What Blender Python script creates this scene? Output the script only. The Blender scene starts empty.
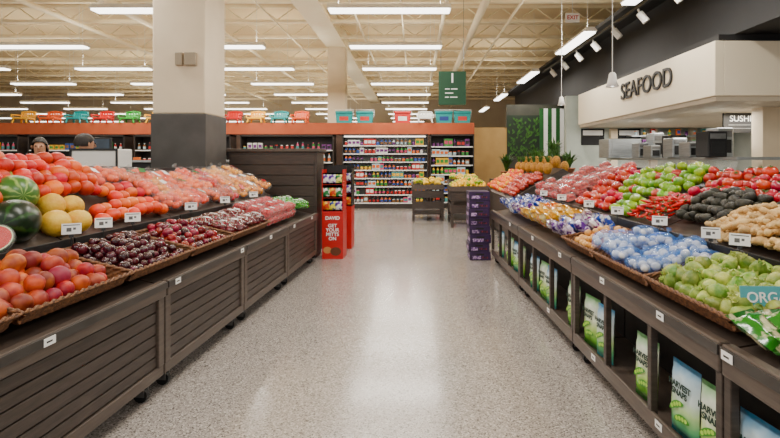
import bpy, math, random, bmesh
from mathutils import Vector, Matrix, Euler
random.seed(11)
R=random.random
U=random.uniform
COL=bpy.context.scene.collection
D=bpy.data
pi=math.pi
def lin(c):
    o=[]
    for x in c[:3]:
        x=x/255.0
        o.append(x/12.92 if x<=.04045 else ((x+.055)/1.055)**2.4)
    return (o[0],o[1],o[2],1)
MATS={}
def mk(name,c1,c2=None,scale=8,rough=.5,metal=0,bump=0,bscale=None,rnd=0,alpha=1,coat=0,emit=0,stretch=None,lo=.35,hi=.65,hue=0,trans=0):
    m=D.materials.new(name); m.use_nodes=True
    nt=m.node_tree; N=nt.nodes; L=nt.links
    b=N['Principled BSDF']
    b.inputs['Roughness'].default_value=rough
    b.inputs['Metallic'].default_value=metal
    if coat: b.inputs['Coat Weight'].default_value=coat
    if alpha<1: b.inputs['Alpha'].default_value=alpha
    if trans: b.inputs['Transmission Weight'].default_value=trans
    tc=N.new('ShaderNodeTexCoord'); src=tc.outputs['Object']
    if stretch:
        mp=N.new('ShaderNodeMapping'); mp.inputs['Scale'].default_value=stretch
        L.new(src,mp.inputs['Vector']); src=mp.outputs['Vector']
    nz=N.new('ShaderNodeTexNoise'); nz.inputs['Scale'].default_value=scale; nz.inputs['Detail'].default_value=4
    if (rnd or hue):
        nz.noise_dimensions='4D'
        oi=N.new('ShaderNodeObjectInfo'); ms=N.new('ShaderNodeMath'); ms.operation='MULTIPLY'; ms.inputs[1].default_value=50
        L.new(oi.outputs['Random'],ms.inputs[0]); L.new(ms.outputs[0],nz.inputs['W'])
    L.new(src,nz.inputs['Vector'])
    rp=N.new('ShaderNodeValToRGB'); rp.color_ramp.elements[0].position=lo; rp.color_ramp.elements[1].position=hi
    if c2 is None: c2=tuple(min(255,x*1.08) for x in c1)
    rp.color_ramp.elements[0].color=lin(c1); rp.color_ramp.elements[1].color=lin(c2)
    L.new(nz.outputs['Fac'],rp.inputs['Fac'])
    col=rp.outputs['Color']
    if rnd or hue:
        hs=N.new('ShaderNodeHueSaturation')
        mr=N.new('ShaderNodeMapRange'); mr.inputs['To Min'].default_value=1-rnd; mr.inputs['To Max'].default_value=1+rnd
        L.new(oi.outputs['Random'],mr.inputs['Value']); L.new(mr.outputs['Result'],hs.inputs['Value'])
        if hue:
            m7=N.new('ShaderNodeMath'); m7.operation='MULTIPLY'; m7.inputs[1].default_value=7.3; L.new(oi.outputs['Random'],m7.inputs[0])
            m8=N.new('ShaderNodeMath'); m8.operation='FRACT'; L.new(m7.outputs[0],m8.inputs[0])
            mh=N.new('ShaderNodeMapRange'); mh.inputs['To Min'].default_value=.5-hue; mh.inputs['To Max'].default_value=.5+hue
            L.new(m8.outputs[0],mh.inputs['Value']); L.new(mh.outputs['Result'],hs.inputs['Hue'])
        L.new(col,hs.inputs['Color']); col=hs.outputs['Color']
    L.new(col,b.inputs['Base Color'])
    if emit:
        L.new(col,b.inputs['Emission Color']); b.inputs['Emission Strength'].default_value=emit
    if bump:
        n2=N.new('ShaderNodeTexNoise'); n2.inputs['Scale'].default_value=bscale or scale*3; n2.inputs['Detail'].default_value=3
        L.new(src,n2.inputs['Vector'])
        bp=N.new('ShaderNodeBump'); bp.inputs['Strength'].default_value=bump; bp.inputs['Distance'].default_value=.01
        L.new(n2.outputs['Fac'],bp.inputs['Height']); L.new(bp.outputs['Normal'],b.inputs['Normal'])
    MATS[name]=m
    return m

class MB:
    def __init__(s): s.v=[];s.f=[];s.m=[];s.s=[]
    def add(s,vs,fs,m=0,sm=False):
        k=len(s.v); s.v+= [tuple(p) for p in vs]
        for f in fs: s.f.append([i+k for i in f]); s.m.append(m); s.s.append(sm)
        return s
    def box(s,x0,x1,y0,y1,z0,z1,m=0,c=0):
        if x0>x1:x0,x1=x1,x0
        if y0>y1:y0,y1=y1,y0
        if z0>z1:z0,z1=z1,z0
        if c:
            bm=bmesh.new(); bmesh.ops.create_cube(bm,size=1)
            for w in bm.verts: w.co=Vector(((x0+x1)/2+w.co.x*(x1-x0),(y0+y1)/2+w.co.y*(y1-y0),(z0+z1)/2+w.co.z*(z1-z0)))
            bmesh.ops.bevel(bm,geom=bm.edges[:],offset=c,segments=2,affect='EDGES',profile=.5)
            bm.verts.index_update()
            s.add([w.co[:] for w in bm.verts],[[w.index for w in f.verts] for f in bm.faces],m)
            bm.free(); return s
        v=[(x0,y0,z0),(x1,y0,z0),(x1,y1,z0),(x0,y1,z0),(x0,y0,z1),(x1,y0,z1),(x1,y1,z1),(x0,y1,z1)]
        return s.add(v,[(0,3,2,1),(4,5,6,7),(0,1,5,4),(1,2,6,5),(2,3,7,6),(3,0,4,7)],m)
    def tube(s,pts,r,n=8,m=0,caps=True,closed=False):
        pts=[Vector(p) for p in pts]; k=len(pts); rings=[]
        rr=r if isinstance(r,(list,tuple)) else [r]*k
        for i,p in enumerate(pts):
            if closed: t=pts[(i+1)%k]-pts[i-1]
            else: t=pts[min(i+1,k-1)]-pts[max(i-1,0)]
            t.normalize()
            a=Vector((0,0,1)) if abs(t.z)<.9 else Vector((1,0,0))
            x=t.cross(a).normalized(); y=t.cross(x)
            rings.append([p+(x*math.cos(2*pi*j/n)+y*math.sin(2*pi*j/n))*rr[i] for j in range(n)])
        vs=[q for g in rings for q in g]; fs=[]
        for i in range(k if closed else k-1):
            a=i*n;b=((i+1)%k)*n
            for j in range(n): fs.append((a+j,a+(j+1)%n,b+(j+1)%n,b+j))
        s.add(vs,fs,m,True)
        if caps and not closed: s.add(rings[0],[list(range(n))],m); s.add(rings[-1],[list(range(n))[::-1]],m)
        return s
    def cyl(s,p,q,r,n=12,m=0): return s.tube([p,q],r,n,m)
    def lathe(s,prof,n=20,m=0,c=(0,0,0),fn=None):
        vs=[];fs=[]
        for (r,z) in prof:
            for j in range(n):
                a=2*pi*j/n; k=fn(a,z) if fn else 1
                vs.append((c[0]+r*k*math.cos(a),c[1]+r*k*math.sin(a),c[2]+z))
        for i in range(len(prof)-1):
            for j in range(n): fs.append((i*n+j,i*n+(j+1)%n,(i+1)*n+(j+1)%n,(i+1)*n+j))
        return s.add(vs,fs,m,True)
    def prism(s,prof,y0,y1,m=0):
        n=len(prof)
        vs=[(x,y0,z) for x,z in prof]+[(x,y1,z) for x,z in prof]
        fs=[(i,(i+1)%n,n+(i+1)%n,n+i) for i in range(n)]+[list(range(n))[::-1],list(range(n,2*n))]
        return s.add(vs,fs,m)
    def mesh(s,name,mats):
        me=D.meshes.new(name); me.from_pydata(s.v,[],s.f)
        for x in mats: me.materials.append(x)
        me.polygons.foreach_set('material_index',s.m); me.polygons.foreach_set('use_smooth',s.s)
        bm=bmesh.new(); bm.from_mesh(me); bmesh.ops.recalc_face_normals(bm,faces=bm.faces[:]); bm.to_mesh(me); bm.free()
        me.update(); return me
I4=Matrix.Identity(4)
def T(x,y,z): return Matrix.Translation((x,y,z))
def E(a,b,c): return Euler((a,b,c)).to_matrix().to_4x4()
def obj(name,data,M=I4,parent=None,label=None,cat=None,group=None,kind=None):
    o=D.objects.new(name,data); COL.objects.link(o)
    if parent: o.parent=parent
    o.matrix_basis=M
    if label:o['label']=label
    if cat:o['category']=cat
    if group:o['group']=group
    if kind:o['kind']=kind
    return o
def empty(name,M,label,cat,group=None):
    o=obj(name,None,M,None,label,cat,group); o.empty_display_size=.1; return o
def struct(name,me,M=I4): return obj(name,me,M,kind='structure')
_txt={}
def text(s,size,ext,mat,align='CENTER',off=0):
    key=(s,size,ext,mat.name,off)
    if key in _txt: return _txt[key]
    c=D.curves.new('lettering','FONT'); c.body=s; c.size=size; c.extrude=ext; c.align_x=align; c.align_y='CENTER'; c.offset=off
    c.space_line=.9
    o=D.objects.new('tmp_text',c); COL.objects.link(o)
    dg=bpy.context.evaluated_depsgraph_get(); me=D.meshes.new_from_object(o.evaluated_get(dg))
    me.materials.clear(); me.materials.append(mat)
    D.objects.remove(o); _txt[key]=me; return me

# ---------- materials ----------
wood=mk('dark_bench_wood',(52,43,38),(70,59,52),6,.42,bump=.12,stretch=(1,1,9))
woodrail=mk('bench_rail_wood',(74,63,56),(92,80,71),6,.4,stretch=(3,.6,9))
black=mk('black_plastic',(16,16,17),(24,24,25),10,.45)
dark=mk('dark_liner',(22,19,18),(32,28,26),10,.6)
grey=mk('grey_metal',(120,120,120),(135,135,135),10,.35,metal=.8)
white=mk('white_paint',(232,230,224),(240,238,232),3,.5)
cream=mk('cream_paint',(222,203,172),(230,212,182),2,.6)
card=mk('price_card',(246,246,242),(252,252,250),3,.4)
ink=mk('black_ink',(20,20,20),(25,25,25),3,.5)
wicker=mk('woven_wicker',(80,46,24),(138,90,50),60,.6,bump=.5)
beige=mk('beige_deck',(240,214,164),(243,220,172),.6,.7)
trussm=mk('truss_paint',(250,233,196),(252,240,206),2,.6)
colgrey=mk('column_base_grey',(66,63,60),(78,75,72),3,.5)
terra=mk('terracotta_band',(188,84,42),(200,96,52),2,.6)
steel=mk('stainless',(150,155,157),(176,180,182),4,.3,metal=.7,stretch=(1,1,20))
clear=mk('clear_plastic',(235,240,242),(250,252,252),4,.06,alpha=.1)
filmc=mk('clear_bag_film',(240,240,240),(252,252,252),30,.05,alpha=.09,bump=.5,bscale=40)
stemg=mk('stem_green',(50,92,25),(85,125,40),30,.6)
leafg=mk('leaf_green',(26,70,16),(66,118,32),14,.5,rnd=.2)
charcoal=mk('charcoal_paint',(18,18,20),(25,25,27),2,.7)
soffw=mk('soffit_panel',(190,176,154),(200,186,164),4,.5)
tube_e=mk('lamp_lens',(255,250,240),(255,251,243),1,.4,emit=6)
strip_e=mk('shelf_lamp_lens',(255,250,240),(255,251,243),1,.4,emit=2)

def floormat():
    m=D.materials.new('terrazzo_floor'); m.use_nodes=True; nt=m.node_tree;N=nt.nodes;L=nt.links;b=N['Principled BSDF']
    tc=N.new('ShaderNodeTexCoord'); 
    v=N.new('ShaderNodeTexVoronoi'); v.inputs['Scale'].default_value=135; L.new(tc.outputs['Object'],v.inputs['Vector'])
    sp=N.new('ShaderNodeSeparateColor'); L.new(v.outputs['Color'],sp.inputs[0])
    r=N.new('ShaderNodeValToRGB'); r.color_ramp.interpolation='CONSTANT'
    e=r.color_ramp.elements; e[0].position=0;e[0].color=lin((96,89,84))
    e[1].position=.13;e[1].color=lin((150,142,136))
    for p,c in ((.4,(165,157,151)),(.7,(180,172,165)),(.9,(208,200,192))):
        x=e.new(p); x.color=lin(c)
    L.new(sp.outputs[0],r.inputs['Fac'])
    n=N.new('ShaderNodeTexNoise'); n.inputs['Scale'].default_value=.8; n.inputs['Detail'].default_value=3; L.new(tc.outputs['Object'],n.inputs['Vector'])
    mx=N.new('ShaderNodeMix'); mx.data_type='RGBA'; mx.blend_type='MULTIPLY'; mx.inputs[0].default_value=.25
    L.new(r.outputs['Color'],mx.inputs[6]); 
    r2=N.new('ShaderNodeValToRGB'); r2.color_ramp.elements[0].position=.3; r2.color_ramp.elements[0].color=(.75,.72,.7,1); r2.color_ramp.elements[1].position=.7
    L.new(n.outputs['Fac'],r2.inputs['Fac']); L.new(r2.outputs['Color'],mx.inputs[7]); L.new(mx.outputs[2],b.inputs['Base Color'])
    b.inputs['Roughness'].default_value=.24; b.inputs['Coat Weight'].default_value=.6; b.inputs['Coat Roughness'].default_value=.14
    return m
def watermat(name,a,bc,f=7):
    m=D.materials.new(name); m.use_nodes=True; nt=m.node_tree;N=nt.nodes;L=nt.links;b=N['Principled BSDF']
    tc=N.new('ShaderNodeTexCoord'); s=N.new('ShaderNodeSeparateXYZ'); L.new(tc.outputs['Object'],s.inputs[0])
    at=N.new('ShaderNodeMath'); at.operation='ARCTAN2'; L.new(s.outputs[1],at.inputs[0]); L.new(s.outputs[0],at.inputs[1])
    mu=N.new('ShaderNodeMath'); mu.operation='MULTIPLY'; mu.inputs[1].default_value=f; L.new(at.outputs[0],mu.inputs[0])
    nz=N.new('ShaderNodeTexNoise'); nz.inputs['Scale'].default_value=25; L.new(tc.outputs['Object'],nz.inputs['Vector'])
    m2=N.new('ShaderNodeMath'); m2.operation='MULTIPLY_ADD'; m2.inputs[1].default_value=5; L.new(nz.outputs[0],m2.inputs[0]); L.new(mu.outputs[0],m2.inputs[2])
    si=N.new('ShaderNodeMath'); si.operation='SINE'; L.new(m2.outputs[0],si.inputs[0])
    r=N.new('ShaderNodeValToRGB'); r.color_ramp.elements[0].position=.3; r.color_ramp.elements[0].color=lin(a); r.color_ramp.elements[1].position=.95; r.color_ramp.elements[1].color=lin(bc)
    L.new(si.outputs[0],r.inputs[0]); L.new(r.outputs[0],b.inputs['Base Color']); b.inputs['Roughness'].default_value=.3
    return m

# ---------- room shell ----------
struct('floor',MB().box(-36,12,-4,42,-.1,0).mesh('floor',[floormat()]))
struct('ceiling',MB().box(-36,12,-1,42,6.95,7.05).mesh('ceiling',[beige]))
backm=mk('far_wall_paint',(214,200,176),(220,206,182),1,.7)
struct('wall_back',MB().box(-36,12,42,42.2,0,7).mesh('wall_back',[backm]))
struct('wall_left',MB().box(-36.2,-36,-1,42.2,0,7).mesh('wall_left',[backm]))
struct('wall_right',MB().box(9.6,9.8,-1,42.2,0,7).mesh('wall_right',[mk('kitchen_wall',(160,164,156),(170,174,166),2,.5)]))
struct('wall_partition',MB().box(-22,2.0,16.9,17.1,0,2.42).mesh('wall_partition',[mk('partition_brown',(96,72,58),(108,82,66),2,.6)]))
struct('trim_1',MB().box(-22,2.0,16.84,17.16,2.42,2.80).mesh('trim_1',[terra]))
def column(x0,x1,y0,y1,lab,h=6.3):
    c=empty('column',T((x0+x1)/2,(y0+y1)/2,0),lab,'column','structural columns')
    w=(x1-x0)/2; d=(y1-y0)/2
    obj('shaft',MB().box(-w,w,-d,d,2.2,h,0,.02).mesh('shaft',[cream]),parent=c,label='cream painted upper shaft')
    obj('base_cladding',MB().box(-w-.015,w+.015,-d-.015,d+.015,0,2.2,0,.01).mesh('base_cladding',[colgrey]),parent=c,label='dark grey lower cladding')
    return c
c1=column(-3.68,-2.94,7.0,7.74,'square cream column with dark grey lower cladding behind fruit stand')
column(-3.68,-2.94,21,21.74,'square cream column rising behind the terracotta partition')
obj('outlet_box',MB().box(-.05,.05,-.05,.02,-.09,.09,0,.008).box(.08,.24,-.06,.02,-.09,.09,0,.008).mesh('outlet_box',[mk('tan_box',(150,136,114),None,3,.5)]),T(0.02,-.37,2.96),c1)
obj('roof_beam',MB().box(-3.72,-2.9,2,41.9,6.3,6.42).box(-3.45,-3.17,2,41.9,6.42,6.8).box(-3.72,-2.9,2,41.9,6.8,6.9).mesh('roof_beam',[trussm]),label='cream steel girder running above the columns',cat='beam')
def trussmesh():
    b=MB(); X0,X1=-30,9.5
    b.box(X0,X1,-.05,.05,6.84,6.94); b.box(X0,X1,-.07,.07,6.32,6.42)
    x=X0; up=True
    while x<X1-.6:
        a,c=(6.42,6.85) if up else (6.85,6.42)
        b.tube([(x,0,a),(x+.6,0,c)],.024,4,caps=False); x+=.6; up=not up
    return b.mesh('roof_truss',[trussm])
tm=trussmesh()
y=6.4
while y<41: obj('roof_truss',tm,T(0,y,0),label='cream open web steel roof joist',cat='joist',group='roof joists'); y+=2.2
for x,z,r in ((-6.5,5.9,.06),(.9,6.1,.07),(2.8,5.7,.04),(-11,6.0,.08),(-1.9,6.15,.04),(-4.6,6.1,.03),(-.4,6.0,.03),(-8.6,6.0,.14),(2.0,6.05,.12)):
    obj('ceiling_pipe',MB().cyl((x,3,z),(x,41,z),r,12).mesh('ceiling_pipe',[trussm]),label='cream painted pipe running under roof joists',cat='pipe',group='ceiling pipes')
# ---------- fixtures ----------
hous=MB().prism([(-.16,.0),(-.09,.09),(.09,.09),(.16,.0),(.15,-.01),(-.15,-.01)],-1.2,1.2).mesh('housing',[white])
lens=MB().box(-.13,.13,-1.18,1.18,-.05,-.011,0,.01).mesh('lens',[tube_e])
wire=MB().cyl((0,-1,.09),(0,-1,2.0),.005,5).mesh('suspension_wire',[white])
ld=D.lights.new('tube_light','AREA'); ld.shape='RECTANGLE'; ld.size=.26; ld.size_y=2.3; ld.energy=90; ld.color=(1,.95,.86)
lu=D.lights.new('ceiling_fill','AREA'); lu.shape='RECTANGLE'; lu.size=.2; lu.size_y=2.3; lu.energy=54; lu.color=(1,.93,.8)  # upward fill added to brighten the ceiling, separate from the tubes
def fixture(x,y,z,rz,lit=True,up=False):
    e=empty('ceiling_light',T(x,y,z)@E(0,0,rz),'long white fluorescent fixture hung from ceiling on wires','ceiling light','fluorescent ceiling lights')
    obj('housing',hous,I4,e); obj('lamp_lens',lens,I4,e)
    obj('suspension_wire',wire,I4,e); obj('suspension_wire',wire,T(0,2,0),e)
    if lit:
        o=D.objects.new('lamp_glow',ld); COL.objects.link(o); o.parent=e; o.matrix_basis=T(0,0,-.06)
    if up:
        o=D.objects.new('ceiling_fill_light',lu); COL.objects.link(o); o.parent=e; o.matrix_basis=T(0,0,.11)@E(pi,0,0)  # added fill light aimed at the ceiling above this fixture
for k in range(-3,10):
    y=9.8+3.15*k
    for j in range(0,7):
        x=-.5-4.6*j
        if y>3 and abs(x)>.85*y+1.5: continue
        if y<=3 and j>1: continue
        fixture(x,y,4.5,pi/2,lit=(y<24 and j<3),up=(y>7 and (j+k)%2==0 and j<5))
for y in (3.5,8.2,12.6,17.8,23.4,29): fixture(4.0,y,4.5,0,lit=(y<20),up=(y in (12.6,23.4)))
w=D.worlds.new('World'); bpy.context.scene.world=w; w.use_nodes=True
w.node_tree.nodes['Background'].inputs[0].default_value=(1,.96,.9,1); w.node_tree.nodes['Background'].inputs[1].default_value=.85

# ---------- benches ----------
FL=T(-1.8,0,0)@E(0,0,-.04)
FR=T(1.33,0,0)@E(0,0,.02)
def caster():
    b=MB(); b.tube([(0,-.016,.045),(0,.016,.045)],.045,14,0); 
    b.box(-.03,.03,-.028,-.02,.04,.12,1); b.box(-.03,.03,.02,.028,.04,.12,1); b.box(-.035,.035,-.03,.03,.11,.125,1)
    return b.mesh('caster',[black,grey])
cast=caster()
strip=mk('label_strip',(48,44,42),(60,56,53),6,.3)
def bench_left(v0,v1):
    yc=(v0+v1)/2; h=(v1-v0)/2-.008
    e=empty('produce_bench',FL@T(0,yc,0),'dark brown wooden two tier produce bench on casters with slatted front','produce stand','slatted produce benches')
    obj('body',MB().prism([(-.03,.13),(-.03,.72),(-.64,.86),(-.64,.98),(-1.38,1.36),(-1.38,.13)],-h,h).mesh('body',[wood]),parent=e)
    b=MB(); n=6
    for i in range(n):
        z=.205+i*.072; b.box(-.03,-.012,-h+.07,h-.07,z,z+.063,0,.003)
    obj('slatted_panel',b.mesh('slatted_panel',[wood]),parent=e)
    obj('top_rail',MB().box(-.03,.02,-h,h,.645,.75,0,.008).mesh('top_rail',[woodrail]),parent=e)
    obj('label_channel',MB().box(.02,.028,-h,h,.70,.742,0,.002).mesh('label_channel',[strip]),parent=e)
    obj('bottom_rail',MB().box(-.03,.0,-h,h,.125,.195,0,.006).mesh('bottom_rail',[woodrail]),parent=e)
    for t in (-1,1): obj('post',MB().box(-.03,.004,t*h,t*(h-.065),.195,.645,0,.004).mesh('post',[woodrail]),parent=e)
    obj('divider_rail',MB().box(-.63,-.615,-h,h,.85,1.03,0,.004).mesh('divider_rail',[black]),parent=e,label='black divider rail between tiers')
    obj('back_board',MB().box(-1.38,-1.35,-h,h,1.3,1.46,0,.004).mesh('back_board',[black]),parent=e)
    for a in (-.08,-1.2):
        for t in (-h+.12,h-.12): obj('caster',cast,T(a,t,0),e)
for a,b in ((1.0,3.33),(3.33,4.72),(4.72,6.1),(6.1,7.62)): bench_left(a,b)
def bench_right(v0,v1,nc):
    yc=(v0+v1)/2; h=(v1-v0)/2-.008
    e=empty('produce_bench',FR@T(0,yc,0),'dark wooden two tier produce bench with open lower snack compartments','produce stand','open fronted produce benches')
    obj('body',MB().prism([(.0,.72),(.0,.76),(.62,.86),(.62,.98),(1.55,1.36),(1.55,.14),(.42,.14),(.42,.70)],-h,h).mesh('body',[wood]),parent=e)
    obj('top_rail',MB().box(-.02,.03,-h,h,.66,.79,0,.008).mesh('top_rail',[woodrail]),parent=e)
    obj('label_channel',MB().box(-.028,-.02,-h,h,.735,.78,0,.002).mesh('label_channel',[strip]),parent=e)
    obj('lower_shelf',MB().box(0,.42,-h,h,.12,.15,0).box(-.01,.012,-h,h,.11,.20,0,.006).mesh('lower_shelf',[woodrail]),parent=e)
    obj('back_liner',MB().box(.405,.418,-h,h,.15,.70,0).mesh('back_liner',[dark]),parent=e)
    n=nc
    for i in range(n+1):
        y=-h+.02+(2*h-.04)*i/n
        obj('post',MB().box(-.008,.03,y-.022,y+.022,.15,.66,0,.004).mesh('post',[wood]),parent=e)
    obj('divider_rail',MB().box(.6,.615,-h,h,.85,1.03,0,.004).mesh('divider_rail',[black]),parent=e,label='black divider rail between tiers')
    obj('back_board',MB().box(1.52,1.55,-h,h,1.3,1.46,0,.004).mesh('back_board',[black]),parent=e)
    for a in (.07,1.35):
        for t in (-h+.12,h-.12): obj('caster',cast,T(a,t,0),e)
for a,b,n in ((1.1,2.08,2),(2.08,3.94,3),(3.94,5.8,3),(5.8,7.65,3)): bench_right(a,b,n)

# ---------- wicker trays ----------
def wickmesh(L,W,H=.075):
    b=MB(); rows=5
    fl=.03
    def wall(p,q,nrm):
        p=Vector(p);q=Vector(q);nrm=Vector(nrm); n=max(4,int((q-p).length/.022)); vs=[];fs=[]
        for r in range(rows+1):
            for i in range(n+1):
                d=.0035*(1 if (i+r)%2 else -1)
                w=p.lerp(q,i/n)+nrm*(fl*r/rows+d)+Vector((0,0,H*r/rows)); vs.append(w)
        for r in range(rows):
            for i in range(n): k=r*(n+1)+i; fs.append((k,k+1,k+n+2,k+n+1))
        b.add(vs,fs)
    x,y=W/2,L/2
    wall((-x,-y,0),(x,-y,0),(0,-1,0)); wall((-x,y,0),(x,y,0),(0,1,0)); wall((-x,-y,0),(-x,y,0),(-1,0,0)); wall((x,-y,0),(x,y,0),(1,0,0))
    b.add([(-x,-y,0),(x,-y,0),(x,y,0),(-x,y,0)],[(0,1,2,3)])
    body=b.mesh('woven_body',[wicker])
    b=MB(); X=x+fl;Y=y+fl
    cs=[(-X,-Y),(X,-Y),(X,Y),(-X,Y)]
    path=[]
    for i in range(4):
        p=Vector(cs[i]);q=Vector(cs[(i+1)%4]); n=int((q-p).length/.012)
        for k in range(n): path.append(p.lerp(q,k/n))
    for ph in (0,pi):
        pts=[]
        for i,p in enumerate(path):
            a=i*.75+ph; pts.append((p.x+.006*math.cos(a),p.y+.006*math.cos(a),H+.006*math.sin(a)))
        b.tube(pts,.008,5,closed=True)
    return body,b.mesh('braided_rim',[wicker])
WK={}
def tray(F,s,v0,v1,u0=.06,u1=.57,z=.775,slope=.235,lab='brown woven wicker produce tray with braided rim'):
    key=(round(v1-v0,2),round(u1-u0,2))
    if key not in WK: WK[key]=wickmesh(v1-v0-.07,u1-u0-.06)
    bo,ri=WK[key]
    e=empty('wicker_tray',F@T(s*(u0+u1)/2,(v0+v1)/2,z+slope*(u0+u1)/2-.0)@E(0,-s*math.atan(slope),0),lab,'tray','wicker produce trays')
    obj('woven_body',bo,I4,e); obj('braided_rim',ri,I4,e)
# ---------- fruit meshes ----------
def fruit(name,r,mats,sz=1,top=.0,bot=.0,lobes=0,la=0,taper=0,cleft=0,n=18,m=11,neck=0):
    b=MB(); vs=[];fs=[]
    for i in range(m+1):
        th=pi*i/m; 
        for j in range(n):
            ph=2*pi*j/n
            rr=r*math.sin(th)*(1-taper*math.cos(th))
            if lobes: rr*=1+la*math.cos(lobes*ph)
            if cleft: rr*=1-cleft*math.exp(-(min(ph,2*pi-ph)/.3)**2)
            z=r*sz*math.cos(th)-top*r*math.exp(-(th/.45)**2)+bot*r*math.exp(-((pi-th)/.4)**2)
            if neck and th<1.2: z+=neck*r*(1-th/1.2)**1.2
            vs.append((rr*math.cos(ph),rr*math.sin(ph),z))
    for i in range(m):
        for j in range(n): fs.append((i*n+j,(i+1)*n+j,(i+1)*n+(j+1)%n,i*n+(j+1)%n))
    b.add(vs,fs,0,True)
    return b
M_peach=mk('peach_skin',(132,6,10),(226,106,28),10,.5,rnd=.25,lo=.42,hi=.74,hue=.02)
M_plum=mk('plum_skin',(44,4,14),(84,6,24),20,.14,rnd=.4,coat=.4,hue=.01)
M_plum2=mk('red_plum_skin',(92,2,14),(144,10,22),20,.16,rnd=.35,coat=.4,hue=.015)
M_gf=mk('grapefruit_skin',(224,62,6),(240,104,20),10,.32,bump=.25,bscale=160,rnd=.16,hue=.014)
M_gr=mk('blood_orange_skin',(190,14,4),(224,56,10),10,.32,bump=.25,bscale=160,rnd=.2,hue=.016)
M_yel=mk('canary_melon_skin',(222,160,30),(236,194,64),14,.5,bump=.4,bscale=60,rnd=.06)
M_hon=mk('honeydew_skin',(160,180,80),(192,204,112),10,.4,rnd=.06)
M_wm=watermat('watermelon_skin',(8,34,12),(34,76,24))
M_wm2=watermat('pale_watermelon_skin',(66,112,40),(146,172,88),9)
M_tom=mk('tomato_skin',(184,8,4),(208,22,8),8,.15,rnd=.25,coat=.5,hue=.015)
M_app=mk('green_apple_skin',(88,142,6),(156,188,24),14,.2,rnd=.25,coat=.4,hue=.028)
M_rapp=mk('red_apple_skin',(160,8,14),(200,60,22),18,.25,rnd=.2,coat=.4)
M_toma=mk('tomatillo_husk',(78,126,16),(176,188,84),18,.4,bump=.5,rnd=.3,hue=.02)
M_avo=mk('avocado_skin',(18,18,10),(46,44,22),40,.4,bump=.6,bscale=120,rnd=.3)
M_gin=mk('ginger_skin',(190,148,88),(226,192,132),30,.7,bump=.5,rnd=.2)
M_chi=mk('chili_skin',(190,8,4),(214,22,8),20,.2,rnd=.18,coat=.4)
M_lem=mk('lemon_skin',(240,186,4),(248,206,26),20,.4,rnd=.06)
m_peach=fruit('peach',.055,0,.93,.16,.05,cleft=.08).mesh('peach',[M_peach])
m_plum=fruit('plum',.032,0,1.0,.12,.04,cleft=.04,n=14,m=9).mesh('plum',[M_plum])
m_plum2=fruit('plum',.036,0,1.0,.12,.04,cleft=.04,n=14,m=9).mesh('red_plum',[M_plum2])
m_gf=fruit('g',.06,0,.93,.08,.05).mesh('grapefruit',[M_gf])
m_gr=fruit('g',.06,0,.93,.08,.05).mesh('orange',[M_gr])
m_yel=fruit('g',.092,0,1.15,.04,.04,n=24,m=16).mesh('melon',[M_yel])
m_hon=fruit('g',.10,0,1.1,.04,.04,n=24,m=16).mesh('melon',[M_hon])
m_wm=fruit('g',.138,0,1.25,.03,.03,n=28,m=18).mesh('watermelon',[M_wm])
m_wm2=fruit('g',.13,0,1.15,.03,.03,n=28,m=18).mesh('watermelon',[M_wm2])
m_tom=fruit('g',.05,0,.84,.16,.06,lobes=5,la=.025).mesh('tomato',[M_tom])
m_app=fruit('g',.052,0,.92,.25,.14,taper=-.1).mesh('apple',[M_app])
m_rapp=fruit('g',.052,0,.92,.25,.14,taper=-.1).mesh('apple',[M_rapp])
m_toma=fruit('g',.042,0,1.0,.0,.1,lobes=5,la=.05,neck=.5,n=20,m=10).mesh('tomatillo',[M_toma])
m_avo=fruit('g',.038,0,1.3,0,.03,taper=.2,neck=.3,n=14,m=10).mesh('avocado',[M_avo])
m_lem=fruit('g',.035,0,1.25,-.2,-.2,n=14,m=9).mesh('lemon',[M_lem])
huskm=mk('dry_husk',(150,164,70),(190,194,112),40,.6,rnd=.1)
b=MB()
for k in range(5):
    a=k*2*pi/5; c,s=math.cos(a),math.sin(a)
    b.add([(.008*c,.008*s,.050),(.012*c-.009*s,.012*s+.009*c,.056),(.02*c,.02*s,.066),(.012*c+.009*s,.012*s-.009*c,.056)],[(0,1,2,3)])
m_husk=b.mesh('husk',[huskm])
def gingmesh(sd):
    rnd=random.Random(sd); b=MB()
    pts=[(-.06,rnd.uniform(-.02,.02),0),(-.03,.008,.003),(0,rnd.uniform(-.01,.01),0),(.035,-.008,.002),(.06,rnd.uniform(-.02,.02),0)]
    b.tube([(-.072,0,0)]+pts+[(.07,.006,0)],[.006,.017,.023,.017,.024,.018,.005],10)
    for k in range(5):
        x=rnd.uniform(-.05,.05); s=rnd.choice((-1,1)); l=rnd.uniform(.03,.06)
        b.tube([(x,0,0),(x+.008,s*l*.5,.004),(x+.012,s*l,.006),(x+.014,s*(l+.008),.006)],[.014,.013,.017,.005],8)
    return b.mesh('ginger_root',[M_gin])
m_gin=[gingmesh(i) for i in range(5)]
b=MB(); b.tube([(-.05,0,.004),(-.047,0,.002),(-.03,0,0),(0,.004,-.002),(.03,.012,0),(.055,.024,.004)],[.003,.012,.014,.012,.008,.002],9)
m_chi=b.mesh('chili_pepper',[M_chi])
m_chis=MB().tube([(-.075,0,.014),(-.06,0,.008),(-.048,0,.004)],[.003,.003,.009],6).mesh('stem',[stemg])
def calyx():
    b=MB()
    for k in range(5):
        a=2*pi*k/5; c,s=math.cos(a),math.sin(a)
        b.add([(0,0,.037),(.009*c-.005*s,.009*s+.005*c,.041),(.028*c,.028*s,.039),(.009*c+.005*s,.009*s-.005*c,.041)],[(0,1,2,3)])
    b.tube([(0,0,.036),(.002,0,.05)],.002,5)
    return b.mesh('calyx',[stemg])
m_cal=calyx()
m_stem=MB().tube([(0,0,.03),(.002,0,.044),(.006,0,.057)],.0018,5).mesh('stem',[mk('twig_brown',(84,60,36),(100,74,46),20,.7)])

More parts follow.
